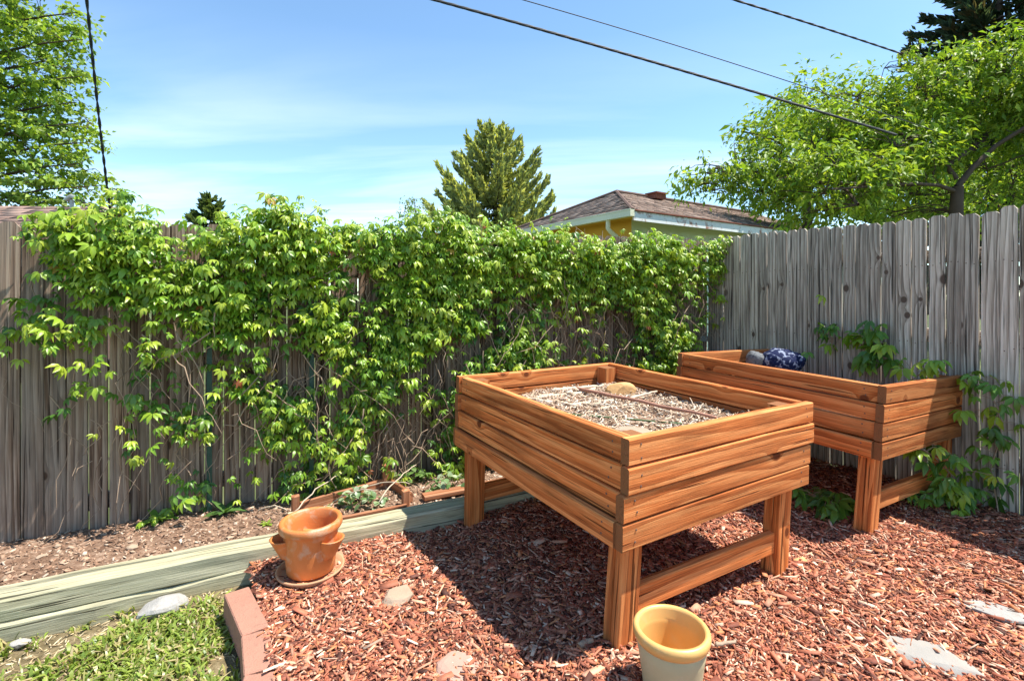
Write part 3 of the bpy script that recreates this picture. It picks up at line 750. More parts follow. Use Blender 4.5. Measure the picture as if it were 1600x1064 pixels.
# ------------------------------------------------------------------ leaves
def leaflet(Ln, Wd, fold, curl, teeth=.06, n=6):
    """midrib along +x from the origin; returns V, F"""
    V, F = [], []
    prof = [(0., .06), (.16, .50), (.34, .92), (.52, 1.0), (.70, .78), (.86, .42), (1.0, 0.)]
    for i, (t, w) in enumerate(prof):
        x = t * Ln; z = -curl * Ln * t * t
        ww = Wd / 2 * w * (1 + (teeth if i % 2 else -teeth))
        x2 = x - Ln * .03 * (1 if i % 2 else 0)
        V += [(x, 0, z), (x2, ww, z + fold * ww), (x2, -ww, z + fold * ww)]
    m = len(prof)
    for i in range(m - 1):
        a = i * 3; b = a + 3
        F += [(a, b, b + 1, a + 1), (a, a + 2, b + 2, b)]
    return V, F
def creeper_leaf(seed, scale, col):
    rng = random.Random(seed); V, F = [], []; C = []
    for k, an in enumerate((-1.75, -.85, 0., .85, 1.75)):
        Ln = scale * (1.0, 1.18, 1.3, 1.18, 1.0)[k] * rng.uniform(.85, 1.12) * .5
        v, f = leaflet(Ln, Ln * rng.uniform(.34, .43), rng.uniform(.25, .6), rng.uniform(.15, .55), .12)
        a = an * .80 + rng.uniform(-.12, .12); droop = rng.uniform(.1, .5); ca, sa = math.cos(a), math.sin(a); cd, sd = math.cos(droop), math.sin(droop)
        o = len(V); sh = rng.uniform(.85, 1.15)
        for (x, y, z) in v:
            x1 = x * cd + z * sd + .08 * scale; z1 = -x * sd + z * cd
            V.append((x1 * ca - y * sa, x1 * sa + y * ca, z1)); C.append([c * sh for c in col])
        F += [tuple(i + o for i in q) for q in f]
    return np.array(V), np.array(F), np.array(C)
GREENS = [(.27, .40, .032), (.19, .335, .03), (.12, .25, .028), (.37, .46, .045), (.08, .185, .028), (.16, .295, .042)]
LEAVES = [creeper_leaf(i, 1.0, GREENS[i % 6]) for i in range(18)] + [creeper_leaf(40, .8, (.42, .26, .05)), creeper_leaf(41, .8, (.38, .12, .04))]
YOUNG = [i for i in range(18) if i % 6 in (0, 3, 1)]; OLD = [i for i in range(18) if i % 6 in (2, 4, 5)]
def leaf_matrix(p, out, droop, roll, rng, size):
    """leaf points along the outward/down direction, its face up and out"""
    side = Vector((-out.y, out.x, 0)); az = rng.gauss(0, .75)
    h = (out * math.cos(az) + side * math.sin(az)).normalized()
    x = h * math.cos(droop) - Vector((0, 0, 1)) * math.sin(droop)
    z = (h * math.sin(droop) + Vector((0, 0, 1)) * math.cos(droop))
    y = z.cross(x); y = y * math.cos(roll) + z * math.sin(roll); z = x.cross(y)
    M = Matrix((x, y, z)).transposed().to_4x4(); M.translation = p
    return M @ Matrix.Scale(size, 4)
LEAF_ME = [npmesh('leaf', v, f, M_LEAF, c) for (v, f, c) in LEAVES]
def build_leaves(root, mats, nparts, seed):
    """mats: list of (matrix, variant, prominence); the most prominent become leaf parts, the rest one mass"""
    order = sorted(range(len(mats)), key=lambda i: -mats[i][2])
    for i in order[:nparts]:
        M, k, _ = mats[i]; link('leaf', LEAF_ME[k], root, M)
    rest = order[nparts:]
    if rest:
        VV, FF, CC = [], [], []; o = 0
        for i in rest:
            M, k, _ = mats[i]; v, f, c = LEAVES[k]; A = np.array(M)
            VV.append(v @ A[:3, :3].T + A[:3, 3]); FF.append(f + o); CC.append(c * random.uniform(.8, 1.2)); o += len(v)
        ob = link('foliage', npmesh('foliage', np.concatenate(VV), np.concatenate(FF), M_LEAF, np.concatenate(CC)), root); tag(ob, kind='stuff')
COVER = {320: '01562620367687687689953200000000', 360: '03997732799999999999999987656740', 400: '01699888999999999999999999998300',
         440: '01598888887799799999999999995100', 480: '25766568886588699899999879940000', 520: '64121548864586798678766469730000',
         560: '31650247766536876677765357400000', 600: '11520636467854867785000000000000', 640: '00004637235735863786000000000000',
         680: '00025636124636753686000000000000', 720: '00143155112666555774000000000000', 760: '00000152021442232430000000000000'}
def cover(px, py):
    if px < -20 or py < 300: return 0.
    gx = min(30.99, max(0, px / 40 - .5)); gy = min(10.99, max(0, (py - 340) / 40)); i, j = int(gx), int(gy); u, w = gx - i, gy - j
    g = lambda a, b: int(COVER[320 + 40 * b][a]) / 9
    return (g(i, j) * (1 - u) + g(i + 1, j) * u) * (1 - w) + (g(i, min(11, j + 1)) * (1 - u) + g(i + 1, min(11, j + 1)) * u) * w
TANGLES = ((640, 650, 34), (455, 590, 28), (870, 500, 40), (1085, 470, 26), (960, 520, 26), (600, 700, 14), (560, 440, 12), (700, 560, 14), (300, 530, 10), (780, 480, 16))
def creeper():
    rng = random.Random(99)
    root = empty('creeper_vine', CORNER + BK * 2.6 + N_BK * .08 + Vector((0, 0, 0))); tag(root, 'bright green five leafed creeper climbing over the back fence', 'creeper')
    mats, clusters = [], []
    tries = 0
    while len(mats) < 11500 and tries < 130000:
        tries += 1
        s = rng.uniform(-.06, 5.2); z = rng.uniform(-.02, 1.86); off = .03 + abs(rng.gauss(0, .06)) + .10 * max(0, (z - 1.2))
        p = CORNER + BK * s + N_BK * off; p.z = z
        px, py = proj(p); tz = top_b(s)
        lim = tz + (.04 if s > 2.0 else -.06) + .055 * smoothnoise(s * 2.2, 1., 2.)
        if z > lim: continue
        c = cover(px, py)
        if z > tz - .12: c = max(c, cover(px, py + 25) * .95)
        for (cx, cy, k) in TANGLES: c *= 1 - .72 * math.exp(-((px - cx) ** 2 + (py - cy) ** 2) / (2 * 34. ** 2))
        if py < 450: c = min(1., c * 1.12)
        if px < 340 and py > 530: c *= .8
        ragged = .5 + .5 * smoothnoise(s * 2.6, z * 3.0, 7.) / 1.3 + .25 * smoothnoise(s * 5.7, z * 6.1, 3.)
        if rng.random() > (c ** 2.3) * min(1., max(.45 if py < 440 else .14, .05 + 1.3 * ragged)): continue
        clusters.append(p)
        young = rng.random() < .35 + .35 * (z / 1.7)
        for _ in range(rng.randint(3, 6)):
            q = p + BK * rng.gauss(0, .05) + N_BK * (rng.uniform(-.02, .10)) + Vector((0, 0, rng.gauss(0, .045)))
            a = (q - CORNER).dot(N_BK)
            if a < .02: q += N_BK * (.03 - a)
            size = rng.choice((rng.uniform(.04, .065), rng.uniform(.055, .08), rng.uniform(.065, .105))) * (1.0 if young else 1.08)
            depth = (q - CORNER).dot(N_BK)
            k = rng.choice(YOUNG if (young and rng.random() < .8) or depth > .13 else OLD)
            M = leaf_matrix(q, N_BK, rng.uniform(-.1, .85), rng.gauss(0, .35), rng, size)
            if rng.random() < .012: k = 18 + rng.randint(0, 1)
            mats.append((M, k, depth / q.y + rng.random() * .02 + size * .2))
    # upright shoots above the fence
    for _ in range(46):
        s = rng.uniform(1.6, 5.0); p = CORNER + BK * s + N_BK * rng.uniform(-.03, .1); p.z = top_b(s) - .02
        if cover(*proj(p)) < .45: continue
        h = rng.uniform(.05, .17)
        for i in range(4):
            q = p + Vector((rng.uniform(-.02, .02), 0, h * i / 3)); mats.append((leaf_matrix(q, N_BK, rng.uniform(-.2, .6), rng.gauss(0, .4), rng, .10 - .018 * i), rng.choice(YOUNG), rng.random() * .01))
    build_leaves(root, mats, 300, 4)
    # stems: old woody runners hanging and crossing
    acc = Acc()
    for _ in range(520):
        s = rng.uniform(-.02, 5.0); z = rng.uniform(.2, 1.75); p = CORNER + BK * s + N_BK * rng.uniform(.02, .10); p.z = z
        if cover(*proj(p)) < .30: continue
        n = rng.randint(5, 9); pts = [p.copy()]; dirn = rng.choice((-1, 1)) * rng.uniform(.0, .6); fall = rng.uniform(.4, 1.)
        for i in range(n):
            p = p + BK * (dirn * .07 + rng.gauss(0, .022)) + Vector((0, 0, -.085 * fall + rng.gauss(0, .015))) + N_BK * rng.gauss(0, .014)
            a = (p - CORNER).dot(N_BK)
            if a < .012: p += N_BK * (.02 - a)
            if p.z < -.01: p.z = -.01; pts.append(p.copy()); break
            pts.append(p.copy())
        r = rng.uniform(.0012, .0042); acc.tube(pts, r, r * .5, sides=4)
    # bare grey tangles where the wood shows
    for (cx, cy, k) in TANGLES:
        for _ in range(k):
            px, py = cx + rng.gauss(0, 36), cy + rng.gauss(0, 38); kk = (px - 800) / FPX; a = rng.uniform(.03, .22)
            s = (CORNER.x - kk * CORNER.y + a * (N_BK.x - kk * N_BK.y)) / (-BK.x + kk * BK.y); p = CORNER + BK * s + N_BK * a
            p.z = max(.05, CAMH - (py - HOR) / FPX * p.y); pts = [p.copy()]; d = rng.gauss(0, .035)
            for i in range(7):
                p = p + BK * (d + rng.gauss(0, .02)) + Vector((0, 0, -.05 + rng.gauss(0, .025))) + N_BK * rng.gauss(0, .012)
                pts.append(p.copy())
            acc.tube(pts, rng.uniform(.002, .005), .0012, sides=4)
    tag(acc.obj('stem_tangle', M_TWIG, root, True), kind='stuff')
creeper()
def trailing_plant(name, label, nodes, nleaf, size, seed, out=N_RT, old=.7, spread=.06, cat='plant', upright=False, tmin=0.):
    """stem through the nodes carrying creeper leaves"""
    rng = random.Random(seed); nodes = [Vector(n) for n in nodes]
    root = empty(name, nodes[0]); tag(root, label, cat, 'creeper shoots around the farther planter')
    acc = Acc(); acc.tube(nodes, .004, .0025, sides=5); mats = []
    for i in range(nleaf):
        t = (tmin + (1 - tmin) * (i + rng.random()) / nleaf) * (len(nodes) - 1); t = min(t, len(nodes) - 1.001); k = min(int(t), len(nodes) - 2); p = nodes[k].lerp(nodes[k + 1], t - k)
        q = p + Vector((rng.gauss(0, spread), rng.gauss(0, spread), abs(rng.gauss(0, spread)) * (1.2 if upright else .3)))
        az = rng.uniform(-1.6, 1.6); o = Vector((out.x * math.cos(az) - out.y * math.sin(az), out.x * math.sin(az) + out.y * math.cos(az), 0))
        acc.tube([p, p.lerp(q, .6) + Vector((0, 0, .01)), q], .0018, .0012, sides=4)
        k = rng.choice(OLD if rng.random() < old else YOUNG)
        mats.append((leaf_matrix(q, o, rng.uniform(.0, .8), rng.gauss(0, .3), rng, size * rng.uniform(.7, 1.15)), k, 1))
    acc.obj('stem', M_TWIG, root, True); build_leaves(root, mats, 300, seed)
    return root
def fpt(px, py, a):      # point a metres in front of the side fence
    k = (px - 800) / FPX; s = (CORNER.x + a * N_RT.x - k * (CORNER.y + a * N_RT.y)) / (-RT.x + k * RT.y)
    p = CORNER + RT * s + N_RT * a; p.z = CAMH - (py - HOR) / FPX * p.y; return p
GRN = -.03
def gbase(px, a):
    p = fpt(px, 700, a); p.z = GRN; return p
trailing_plant('creeper_shoot', 'dark leafy creeper clump rising behind the planter against grey fence', [gbase(1362, .06), fpt(1362, 640, .06), fpt(1362, 565, .07), fpt(1362, 525, .08)], 34, .16, 51, upright=True, tmin=.62)
trailing_plant('creeper_shoot', 'small creeper sprig behind planter, between cloth bundle and bigger clump', [gbase(1300, .05), fpt(1302, 620, .05), fpt(1300, 545, .06), fpt(1300, 515, .06)], 16, .125, 52, upright=True, tmin=.6)
trailing_plant('creeper_shoot', 'lime green creeper sprig poking over the planter end rail', [P2(.25, .80, -.2), P2(.18, .78, -.05), P2(.10, .76, .03), P2(.06, .74, .07)], 16, .13, 53, old=.0, spread=.04, upright=True)
trailing_plant('creeper_shoot', 'long creeper trail hanging down grey fence past the planter end', [gbase(1560, .05), fpt(1548, 730, .06), fpt(1565, 680, .08), fpt(1560, 640, .08), fpt(1540, 600, .09), fpt(1515, 585, .1)], 36, .125, 54, spread=.06)
trailing_plant('creeper_shoot', 'sunlit creeper trail spilling out beneath the planter end', [gbase(1500, .22), fpt(1490, 745, .30), fpt(1462, 715, .42), fpt(1440, 700, .50)], 26, .13, 55, old=.45, spread=.055)
trailing_plant('creeper_shoot', 'shaded creeper leaves low beside the planter stretcher', [gbase(1520, .12), fpt(1500, 760, .2), fpt(1470, 770, .3), fpt(1420, 775, .45)], 20, .125, 56, spread=.05)
trailing_plant('creeper_shoot', 'low dark creeper spreading on mulch between the two planters', [gp(1250, 765, -.04), gp(1270, 775, .02), gp(1295, 785, .04), gp(1315, 790, .03)], 26, .15, 57, out=Vector((-.3, -1, 0)).normalized(), old=.95, spread=.06)
for i, (px, py) in enumerate(((335, 800), (372, 792))):
    pass

# broad leafed weeds and bed plants
def weed(name, label, c, nleaf, Ln, wd, col, seed, up=.6, mat=M_LEAF):
    rng = random.Random(seed); root = empty(name, c); tag(root, label, 'plant')
    for i in range(nleaf):
        v, f = leaflet(Ln * rng.uniform(.6, 1.1), Ln * wd * rng.uniform(.8, 1.2), .25, rng.uniform(.25, .6), .03)
        az = 2 * math.pi * (i + rng.random() * .6) / nleaf; el = rng.uniform(.2, up + .4)
        M = Matrix.Translation(c) @ Matrix.Rotation(az, 4, 'Z') @ Matrix.Rotation(-el, 4, 'Y')
        V = np.array([tuple(M @ Vector(q)) for q in v]); sh = rng.uniform(.75, 1.25)
        link('leaf', npmesh('leaf', V, np.array(f), mat, np.tile(np.array(col) * sh, (len(V), 1))), root)
def bedp(px, a):
    p = bed_at(px, a); p.z = zs(p.x, p.y); return p
weed('broadleaf_weed', 'upright broad leafed weed at the foot of the green stake', bedp(352, .12), 9, .12, .30, (.10, .20, .045), 61, .9)
weed('broadleaf_weed', 'bright creeper seedling growing at a gap under the fence', bedp(246, .05), 10, .11, .36, (.17, .30, .04), 62, .5)
weed('broadleaf_weed', 'tiny lime green weed left of the terracotta pot', bedp(418, .34), 7, .05, .4, (.27, .38, .05), 63, .8)
def bushlet(label, c, n, r, h, Ln, cols, seed, group=None):
    rng = random.Random(seed); root = empty('ground_plant', c); tag(root, label, 'plant', group)
    for i in range(n):
        v, f = leaflet(Ln * rng.uniform(.7, 1.2), Ln * .75, .2, .2, .02)
        a = rng.uniform(0, 6.28); rr = r * math.sqrt(rng.random()); p = c + Vector((rr * math.cos(a), rr * math.sin(a) * .6, h * rng.uniform(.15, 1) * (1 - (rr / r) ** 2 * .6)))
        M = Matrix.Translation(p) @ Matrix.Rotation(rng.uniform(0, 6.28), 4, 'Z') @ Matrix.Rotation(rng.uniform(-.5, .9), 4, 'Y')
        V = np.array([tuple(M @ Vector(q)) for q in v])
        link('leaf', npmesh('leaf', V, np.array(f), M_LEAF, np.tile(np.array(rng.choice(cols)) * rng.uniform(.8, 1.2), (len(V), 1))), root)
    acc = Acc()
    for i in range(8):
        a = rng.uniform(0, 6.28); acc.tube([c, c + Vector((r * .5 * math.cos(a), r * .3 * math.sin(a), h * .8))], .002, .001, sides=4)
    acc.obj('stem', M_TWIG, root)
VAR = [(.30, .40, .22), (.17, .27, .11), (.45, .52, .34), (.12, .22, .07)]
bushlet('pale variegated ground plant inside the lumber frame', bedp(560, .38), 70, .15, .12, .045, VAR, 71, 'ground plants in the bed')
bushlet('pale variegated ground plant behind the cap board, right of lumber frame', bedp(705, .40), 60, .15, .13, .045, VAR, 72, 'ground plants in the bed')
bushlet('pale leafy clump between the fence and the lumber frame', bedp(640, .14), 50, .14, .12, .045, [(.2, .32, .1), (.14, .25, .06)], 73, 'ground plants in the bed')
def bed_twigs():
    rng = random.Random(8)
    for i, (x0, a0, x1, a1, h) in enumerate(((455, .35, 540, .2, .16), (520, .3, 590, .5, .12), (560, .2, 640, .42, .1), (590, .45, 650, .25, .14), (400, .2, 450, .4, .07))):
        p, q = bedp(x0, a0), bedp(x1, a1); p.z += .02; q.z += h
        stick('bare_twig', p, q, .0045, .002, M_TWIGT, ('bare twig leaning left over the lumber frame post', 'bare twig lying across the variegated plant', 'bare twig reaching right to the short red post', 'bare twig leaning on the taller red post', 'bare twig on the soil left of the lumber frame')[i], -.03, .008, 80 + i)
bed_twigs()

# ------------------------------------------------------------------ cloth bundle in the farther planter
def bundle():
    s = MT('speckled_cloth'); p = s.obj(); v = s.n('TexVoronoi', feature='F1'); s.put(v.inputs['Vector'], p); v.inputs['Scale'].default_value = 42
    n = s.noise(p, 30., 4, .6); m = s.rng(s.math('ADD', v.outputs['Distance'], s.math('MULTIPLY', n, .6)), .90, 1.06)
    s.bump(s.noise(p, 25., 3), .5, .01); mat = s.fin(s.mix(m, (.010, .016, .055), (.24, .27, .36)), .85, .15)
    grey = plain('grey_cloth', (.16, .165, .17), .9, .1, 18., .35, .5, dirt=(.05, .05, .06), dirtamt=.8)
    import bmesh
    c = P2(.95, .62, -.13); root = empty('cloth_bundle', P2(.95, .62, -.215)); tag(root, 'blue and white speckled cloth bundle in the farther planter', 'bundle')
    def lump(name, cc, size, yaw, mat, seed):
        bm = bmesh.new(); bmesh.ops.create_icosphere(bm, subdivisions=4, radius=.5); rng = random.Random(seed); R = Matrix.Rotation(yaw, 3, 'Z')
        for v in bm.verts:
            q = v.co.copy(); k = 1 + .06 * smoothnoise(q.x * 3, q.y * 3 + q.z * 2, seed) + .035 * smoothnoise(q.x * 9, q.z * 9, seed + 2)
            q = Vector((math.copysign(abs(q.x * 2) ** .8 / 2, q.x), math.copysign(abs(q.y * 2) ** .9 / 2, q.y), q.z)) * k
            v.co = R @ Vector((q.x * size[0], q.y * size[1], q.z * size[2] * (1.0 - .3 * q.x)))
        me = bpy.data.meshes.new(name); bm.to_mesh(me); bm.free(); me.materials.append(mat); me.shade_smooth(); M = Matrix.Translation(cc); return link(name, me, root, M)
    b = dp(1222, 566, c.y); a = dp(1180, 562, c.y + .03)
    lump('body', b, (.30, .24, .19), .1, mat, 2); lump('hood', a, (.12, .13, .12), .3, grey, 5)
bundle()

# ------------------------------------------------------------------ grass
def grass():
    rng = np.random.default_rng(5); n = 27000; P = []
    while len(P) < n:
        x, y = rng.uniform(-3.2, -.4), rng.uniform(.9, 2.5)
        if not in_lawn(x, y) or edge_side(x, y) > -.052: continue
        dens = .50 + .50 * smoothnoise(x * 2.6, y * 2.9, 6.) - .45 * max(0, 1 - abs(tb(x, y)[0] - TIE_D - .15) / .16)
        if rng.random() < dens: P.append((x, y, zl(x, y)))
    P = np.array(P); yaw = rng.uniform(0, 6.28, n); h = rng.uniform(.02, .055, n); w = rng.uniform(.0025, .006, n); ln = rng.uniform(.2, 1.4, n)
    broad = rng.random(n) < .45; w = np.where(broad, rng.uniform(.003, .007, n), w); h = np.where(broad, h * .75, h)
    d = np.stack([np.cos(yaw), np.sin(yaw), 0 * yaw], 1); s = np.stack([-np.sin(yaw), np.cos(yaw), 0 * yaw], 1); up = np.array([0, 0, 1.])
    V = np.zeros((n, 6, 3)); 
    mid = P + d * (h * .35 * ln)[:, None] + up * (h * .62)[:, None]; tip = P + d * (h * .9 * ln)[:, None] + up * (h * (1.05 - .35 * ln))[:, None]
    V[:, 0] = P - s * (w * .4)[:, None]; V[:, 1] = P + s * (w * .4)[:, None]; V[:, 2] = mid + s * w[:, None]; V[:, 3] = mid - s * w[:, None]
    V[:, 4] = tip + s * (w * .3)[:, None]; V[:, 5] = tip - s * (w * .3)[:, None]
    F = (np.arange(n)[:, None, None] * 6 + np.array([(0, 1, 2, 3), (3, 2, 4, 5)])[None]).reshape(-1, 4)
    cols = np.array([(.23, .31, .05), (.16, .24, .04), (.30, .37, .07), (.48, .39, .20), (.40, .37, .13)]); C = cols[rng.choice(5, n, p=[.26, .18, .26, .16, .14])] * rng.uniform(.75, 1.25, n)[:, None]
    o = link('grass', npmesh('grass', V.reshape(-1, 3), F, M_LEAF, np.repeat(C, 6, 0))); tag(o, 'short patchy green grass and weeds below the timber wall', 'grass', kind='stuff')
grass()
def lawn_ok(x, y): return in_lawn(x, y) and edge_side(x, y) < -.05
tag(chips('lawn_thatch', scatter(5000, -3.0, -.5, 1.0, 2.5, lawn_ok, zl, (0, .008)), .022, .16, .002, [(.45, .35, .2), (.33, .24, .13), (.55, .46, .3)], [3, 3, 2], M_STRAW, .3), 'dry yellow thatch between the grass blades', 'thatch')

# ------------------------------------------------------------------ buildings beyond the fence
def shingle_plane(name, root, o, u, v, test, rows, width, mat, cols, seed, rh=.14, tw_=.30):
    """courses of shingles on the plane o + u*a + v*b (v up the slope)"""
    rng = random.Random(seed); V, F, C = [], [], []; nrm = u.cross(v).normalized()
    if nrm.z < 0: nrm = -nrm
    for r in range(rows):
        a = -rng.uniform(0, tw_)
        while a < width:
            w = tw_ * rng.uniform(.55, 1.05); b0 = r * rh - .012 + rng.uniform(-.004, .004); b1 = (r + 1) * rh + .02
            if test(a + w / 2, (r + .5) * rh):
                k = len(V); e = .003; l0 = .016 + rng.uniform(0, .006); c = np.array(rng.choice(cols)) * rng.uniform(.75, 1.25)
                for (aa, bb, h) in ((a + e, b0, 0), (a + w - e, b0, 0), (a + w - e, b1, 0), (a + e, b1, 0), (a + e, b0, l0), (a + w - e, b0, l0), (a + w - e, b1, .006), (a + e, b1, .006)):
                    V.append(o + u * aa + v * bb + nrm * h); C.append(c)
                F += [(k + 4, k + 5, k + 6, k + 7), (k, k + 1, k + 5, k + 4), (k + 1, k + 2, k + 6, k + 5), (k + 3, k, k + 4, k + 7)]
            a += w
    tag(link(name, npmesh(name, np.array([tuple(q) for q in V]), np.array(F), mat, np.array(C)), root), kind='stuff')
ROOFC = [(.25, .18, .145), (.19, .135, .11), (.32, .24, .195), (.15, .11, .09)]
def garage():
    yaw = math.radians(33); lf = Vector((-math.sin(yaw), math.cos(yaw), 0)); rt = Vector((math.cos(yaw), math.sin(yaw), 0))
    C0 = Vector((2.03, 8.3, 2.60)); Wd, Ln = 4.36, 9.0
    root = empty('garage', (C0 + lf * 2 + rt * 3) * Vector((1, 1, 0)).to_tuple()[0] if False else Vector((C0.x, C0.y, -.17))); tag(root, 'low outbuilding with brown hip roof, ochre and pale green walls beyond the fence', 'outbuilding')
    ap = C0 + lf * (Wd / 2) + rt * 1.8; ap.z = 3.49; ap2 = ap + rt * (Ln - 3.6)
    c1 = C0 + lf * Wd; c2 = C0 + rt * Ln; c3 = c1 + rt * Ln
    roof = link('roof', pymesh('roof', [C0, c1, c2, c3, ap, ap2] + [q - Vector((0, 0, .05)) for q in (C0, c1, c2, c3)], [(0, 4, 1), (0, 2, 5, 4), (1, 4, 5, 3), (2, 3, 5), (6, 7, 9, 8), (0, 1, 7, 6), (0, 6, 8, 2), (2, 8, 9, 3), (1, 3, 9, 7)], M_DECK), root)
    v1 = (ap - (C0 + lf * (Wd / 2))); l1 = v1.length; v1n = v1.normalized()
    shingle_plane('end_shingles', roof, C0.copy(), lf, v1n, lambda a, b: 0 < a < Wd and b < l1 * min(a, Wd - a) / (Wd / 2), 15, Wd, M_SHING, ROOFC, 1)
    v2 = ap - (C0 + rt * 1.8); l2 = v2.length; v2n = v2.normalized()
    shingle_plane('side_shingles', roof, C0.copy(), rt, v2n, lambda a, b: 0 < a < Ln and b < l2 * min(1, a / 1.8, (Ln - a) / 1.8), 18, Ln, M_SHING, ROOFC, 2)
    acc = Acc(); acc.tube([C0 + Vector((0, 0, .025)), ap + Vector((0, 0, .03))], .035, .035, sides=6); acc.tube([ap + Vector((0, 0, .03)), ap2 + Vector((0, 0, .03))], .04, .04, sides=6); acc.tube([c1 + Vector((0, 0, .025)), ap + Vector((0, 0, .03))], .035, sides=6)
    acc.obj('ridge_cap', M_DECK, roof)
    ov = .42; w0 = C0 + lf * ov + rt * ov; w1 = c1 - lf * ov + rt * ov; w2 = c2 + lf * ov - rt * ov; w3 = c3 - lf * ov - rt * ov
    def wall(name, a, b, mat, zt=2.55):
        V = [Vector((a.x, a.y, -.17)), Vector((b.x, b.y, -.17)), Vector((b.x, b.y, zt)), Vector((a.x, a.y, zt))]
        link(name, pymesh(name, V, [(0, 1, 2, 3)], mat), root)
    wall('end_wall', w1, w0, M_YELLOW); wall('side_wall', w0, w2, M_GREENW); wall('back_wall', w3, w1, M_GREENW); wall('far_wall', w2, w3, M_GREENW)
    # soffit
    dz = Vector((0, 0, -.055))
    link('soffit', pymesh('soffit', [C0 + dz, c1 + dz, w1 * 1 + Vector((0, 0, 2.545 - w1.z)), w0 + Vector((0, 0, 2.545 - w0.z)), c2 + dz, w2 + Vector((0, 0, 2.545 - w2.z))], [(0, 1, 2, 3), (0, 3, 5, 4)], M_YELLOW), root)
    # gutter on the end, peeling fascia on the side
    M = frame((0, 0, 0), lf, (0, 0, 1)).to_3x3().to_4x4()
    Acc().box(C0 + lf * (Wd / 2) - rt * .055 + Vector((0, 0, -.035)), (Wd + .1, .10, .115), M).obj('gutter', M_CREAM, root)
    gut = root.children[-1] if False else [o for o in root.children if o.name.startswith('gutter')][0]
    Acc().box(C0 + lf * (Wd / 2) - rt * .105 + Vector((0, 0, .02)), (Wd + .1, .018, .022), M).obj('gutter_lip', M_CREAM, gut)
    M2 = frame((0, 0, 0), rt, (0, 0, 1)).to_3x3().to_4x4()
    Acc().box(C0 + rt * (Ln / 2) - lf * .016 + Vector((0, 0, -.08)), (Ln, .028, .155), M2).obj('fascia', M_WHITE, root)
    Acc().box(C0 + rt * (Ln / 2) - lf * .03 + Vector((0, 0, .015)), (Ln, .06, .02), M2).obj('drip_board', M_RUST, root)
    d0 = C0 + lf * .55 - rt * .03 + Vector((0, 0, -.09)); d1 = d0 + Vector((0, 0, -.14)); d2 = w0 + lf * .12 - rt * .05; d2.z = 2.12; d3 = d2.copy(); d3.z = .0
    Acc().tube([d0, d1, d1 + (d2 - d1) * .15 + Vector((0, 0, -.02)), d2, d2 + Vector((0, 0, -.1)), d3], .042, .042, sides=10).obj('downspout', M_CREAM, root, True)
    vb = ap + rt * 1.05 - lf * .25; vb.z = 3.40
    rv = Acc().box(vb + Vector((0, 0, .06)), (.34, .26, .12), M2).obj('roof_vent', M_RUST, roof)
    Acc().box(vb + Vector((0, 0, .135)), (.42, .34, .03), M2).obj('vent_cap', M_RUST, roof)
garage()
def shed():
    Y = 7.4; r0, r1 = dp(-260, 322, Y + .9), dp(182, 327, Y + .9); e0, e1 = dp(-389, 352, Y), dp(107, 356, Y)
    root = empty('shed', ((r1.x + e1.x) / 2, Y + 1, -.17)); tag(root, 'brown shingled shed roof showing above the left fence', 'shed')
    b0, b1 = r0 + Vector((0, 1, -.35)), r1 + Vector((0, 1, -.35))
    roof = link('roof', pymesh('roof', [e0, e1, r1, r0, b0, b1], [(0, 1, 2, 3), (3, 2, 5, 4)], M_DECK), root)
    u = (e1 - e0); Wd = u.length; v = r0 - e0; v = v - u.normalized() * v.dot(u.normalized()); l = v.length
    shingle_plane('shingles', roof, e0, u.normalized(), v.normalized(), lambda a, b: 0 < a < Wd - .1 and b < l, int(l / .13) + 1, Wd, M_SHING, [(.25, .165, .135), (.20, .13, .105), (.30, .205, .165)], 4, .13, .5)
    V = [Vector((p.x, p.y, z)) for p in (e0 + Vector((0, .3, 0)), e1 + Vector((-.3, .3, 0)), b1 + Vector((-.3, -.3, 0)), b0 + Vector((0, -.3, 0))) for z in (-.17, e0.z - .08)]
    link('wall', pymesh('wall', V, [(0, 2, 3, 1), (2, 4, 5, 3), (4, 6, 7, 5), (6, 0, 1, 7)], M_DECK), root)
    m = dp(112, 322, Y + .9); mast = empty('service_mast', m); tag(mast, 'small grey cable mast on the shed roof', 'mast')
    Acc().tube([m + Vector((0, 0, -.15)), m + Vector((0, 0, .10))], .03, sides=10).obj('pipe', M_STEEL, mast, True)
    Acc().tube([m + Vector((-.08, 0, .10)), m + Vector((.0, 0, .16)), m + Vector((.10, 0, .12))], .05, .035, sides=10).obj('weatherhead', M_STEEL, mast, True)
    return m
mast_p = shed()

# ------------------------------------------------------------------ overhead cables
def cable(name, pts, r, label, twist=0., n=60, strands=1):
    pts = [Vector(p) for p in pts]
    def B(t):
        if len(pts) == 2: return pts[0].lerp(pts[1], t)
        return pts[0] * ((1 - t) * (1 - 2 * t)) + pts[1] * (4 * t * (1 - t)) + pts[2] * (t * (2 * t - 1))
    root = None; acc = Acc()
    for k in range(strands):
        q = []
        for i in range(n + 1):
            p = B(i / n)
            if twist: a = i * twist + k * 2 * math.pi / strands; p = p + Vector((math.cos(a), math.sin(a) * .3, math.sin(a) * .6)) * r * 1.1
            q.append(p)
        acc.tube(q, r, r, sides=6)
    o = acc.obj(name, M_BLACK, None, True); tag(o, label, 'cable', 'overhead cables')
    return o
cable('overhead_cable', [dp(560, -32, 4.2), dp(985, 87, 4.6), dp(1400, 211, 5.1)], .0088, 'thickest black cable running down to the right tree', .75, 120, 3)
cable('overhead_cable', [dp(700, -32, 4.5), dp(1090, 82, 4.9), dp(1460, 205, 5.4)], .0045, 'thin cable just above the thickest one', 0)
cable('overhead_cable', [dp(1040, -32, 7.0), dp(1280, 42, 8.5), dp(1460, 102, 10.)], .013, 'short cable crossing the top corner toward the dark evergreen', .75, 100, 2)
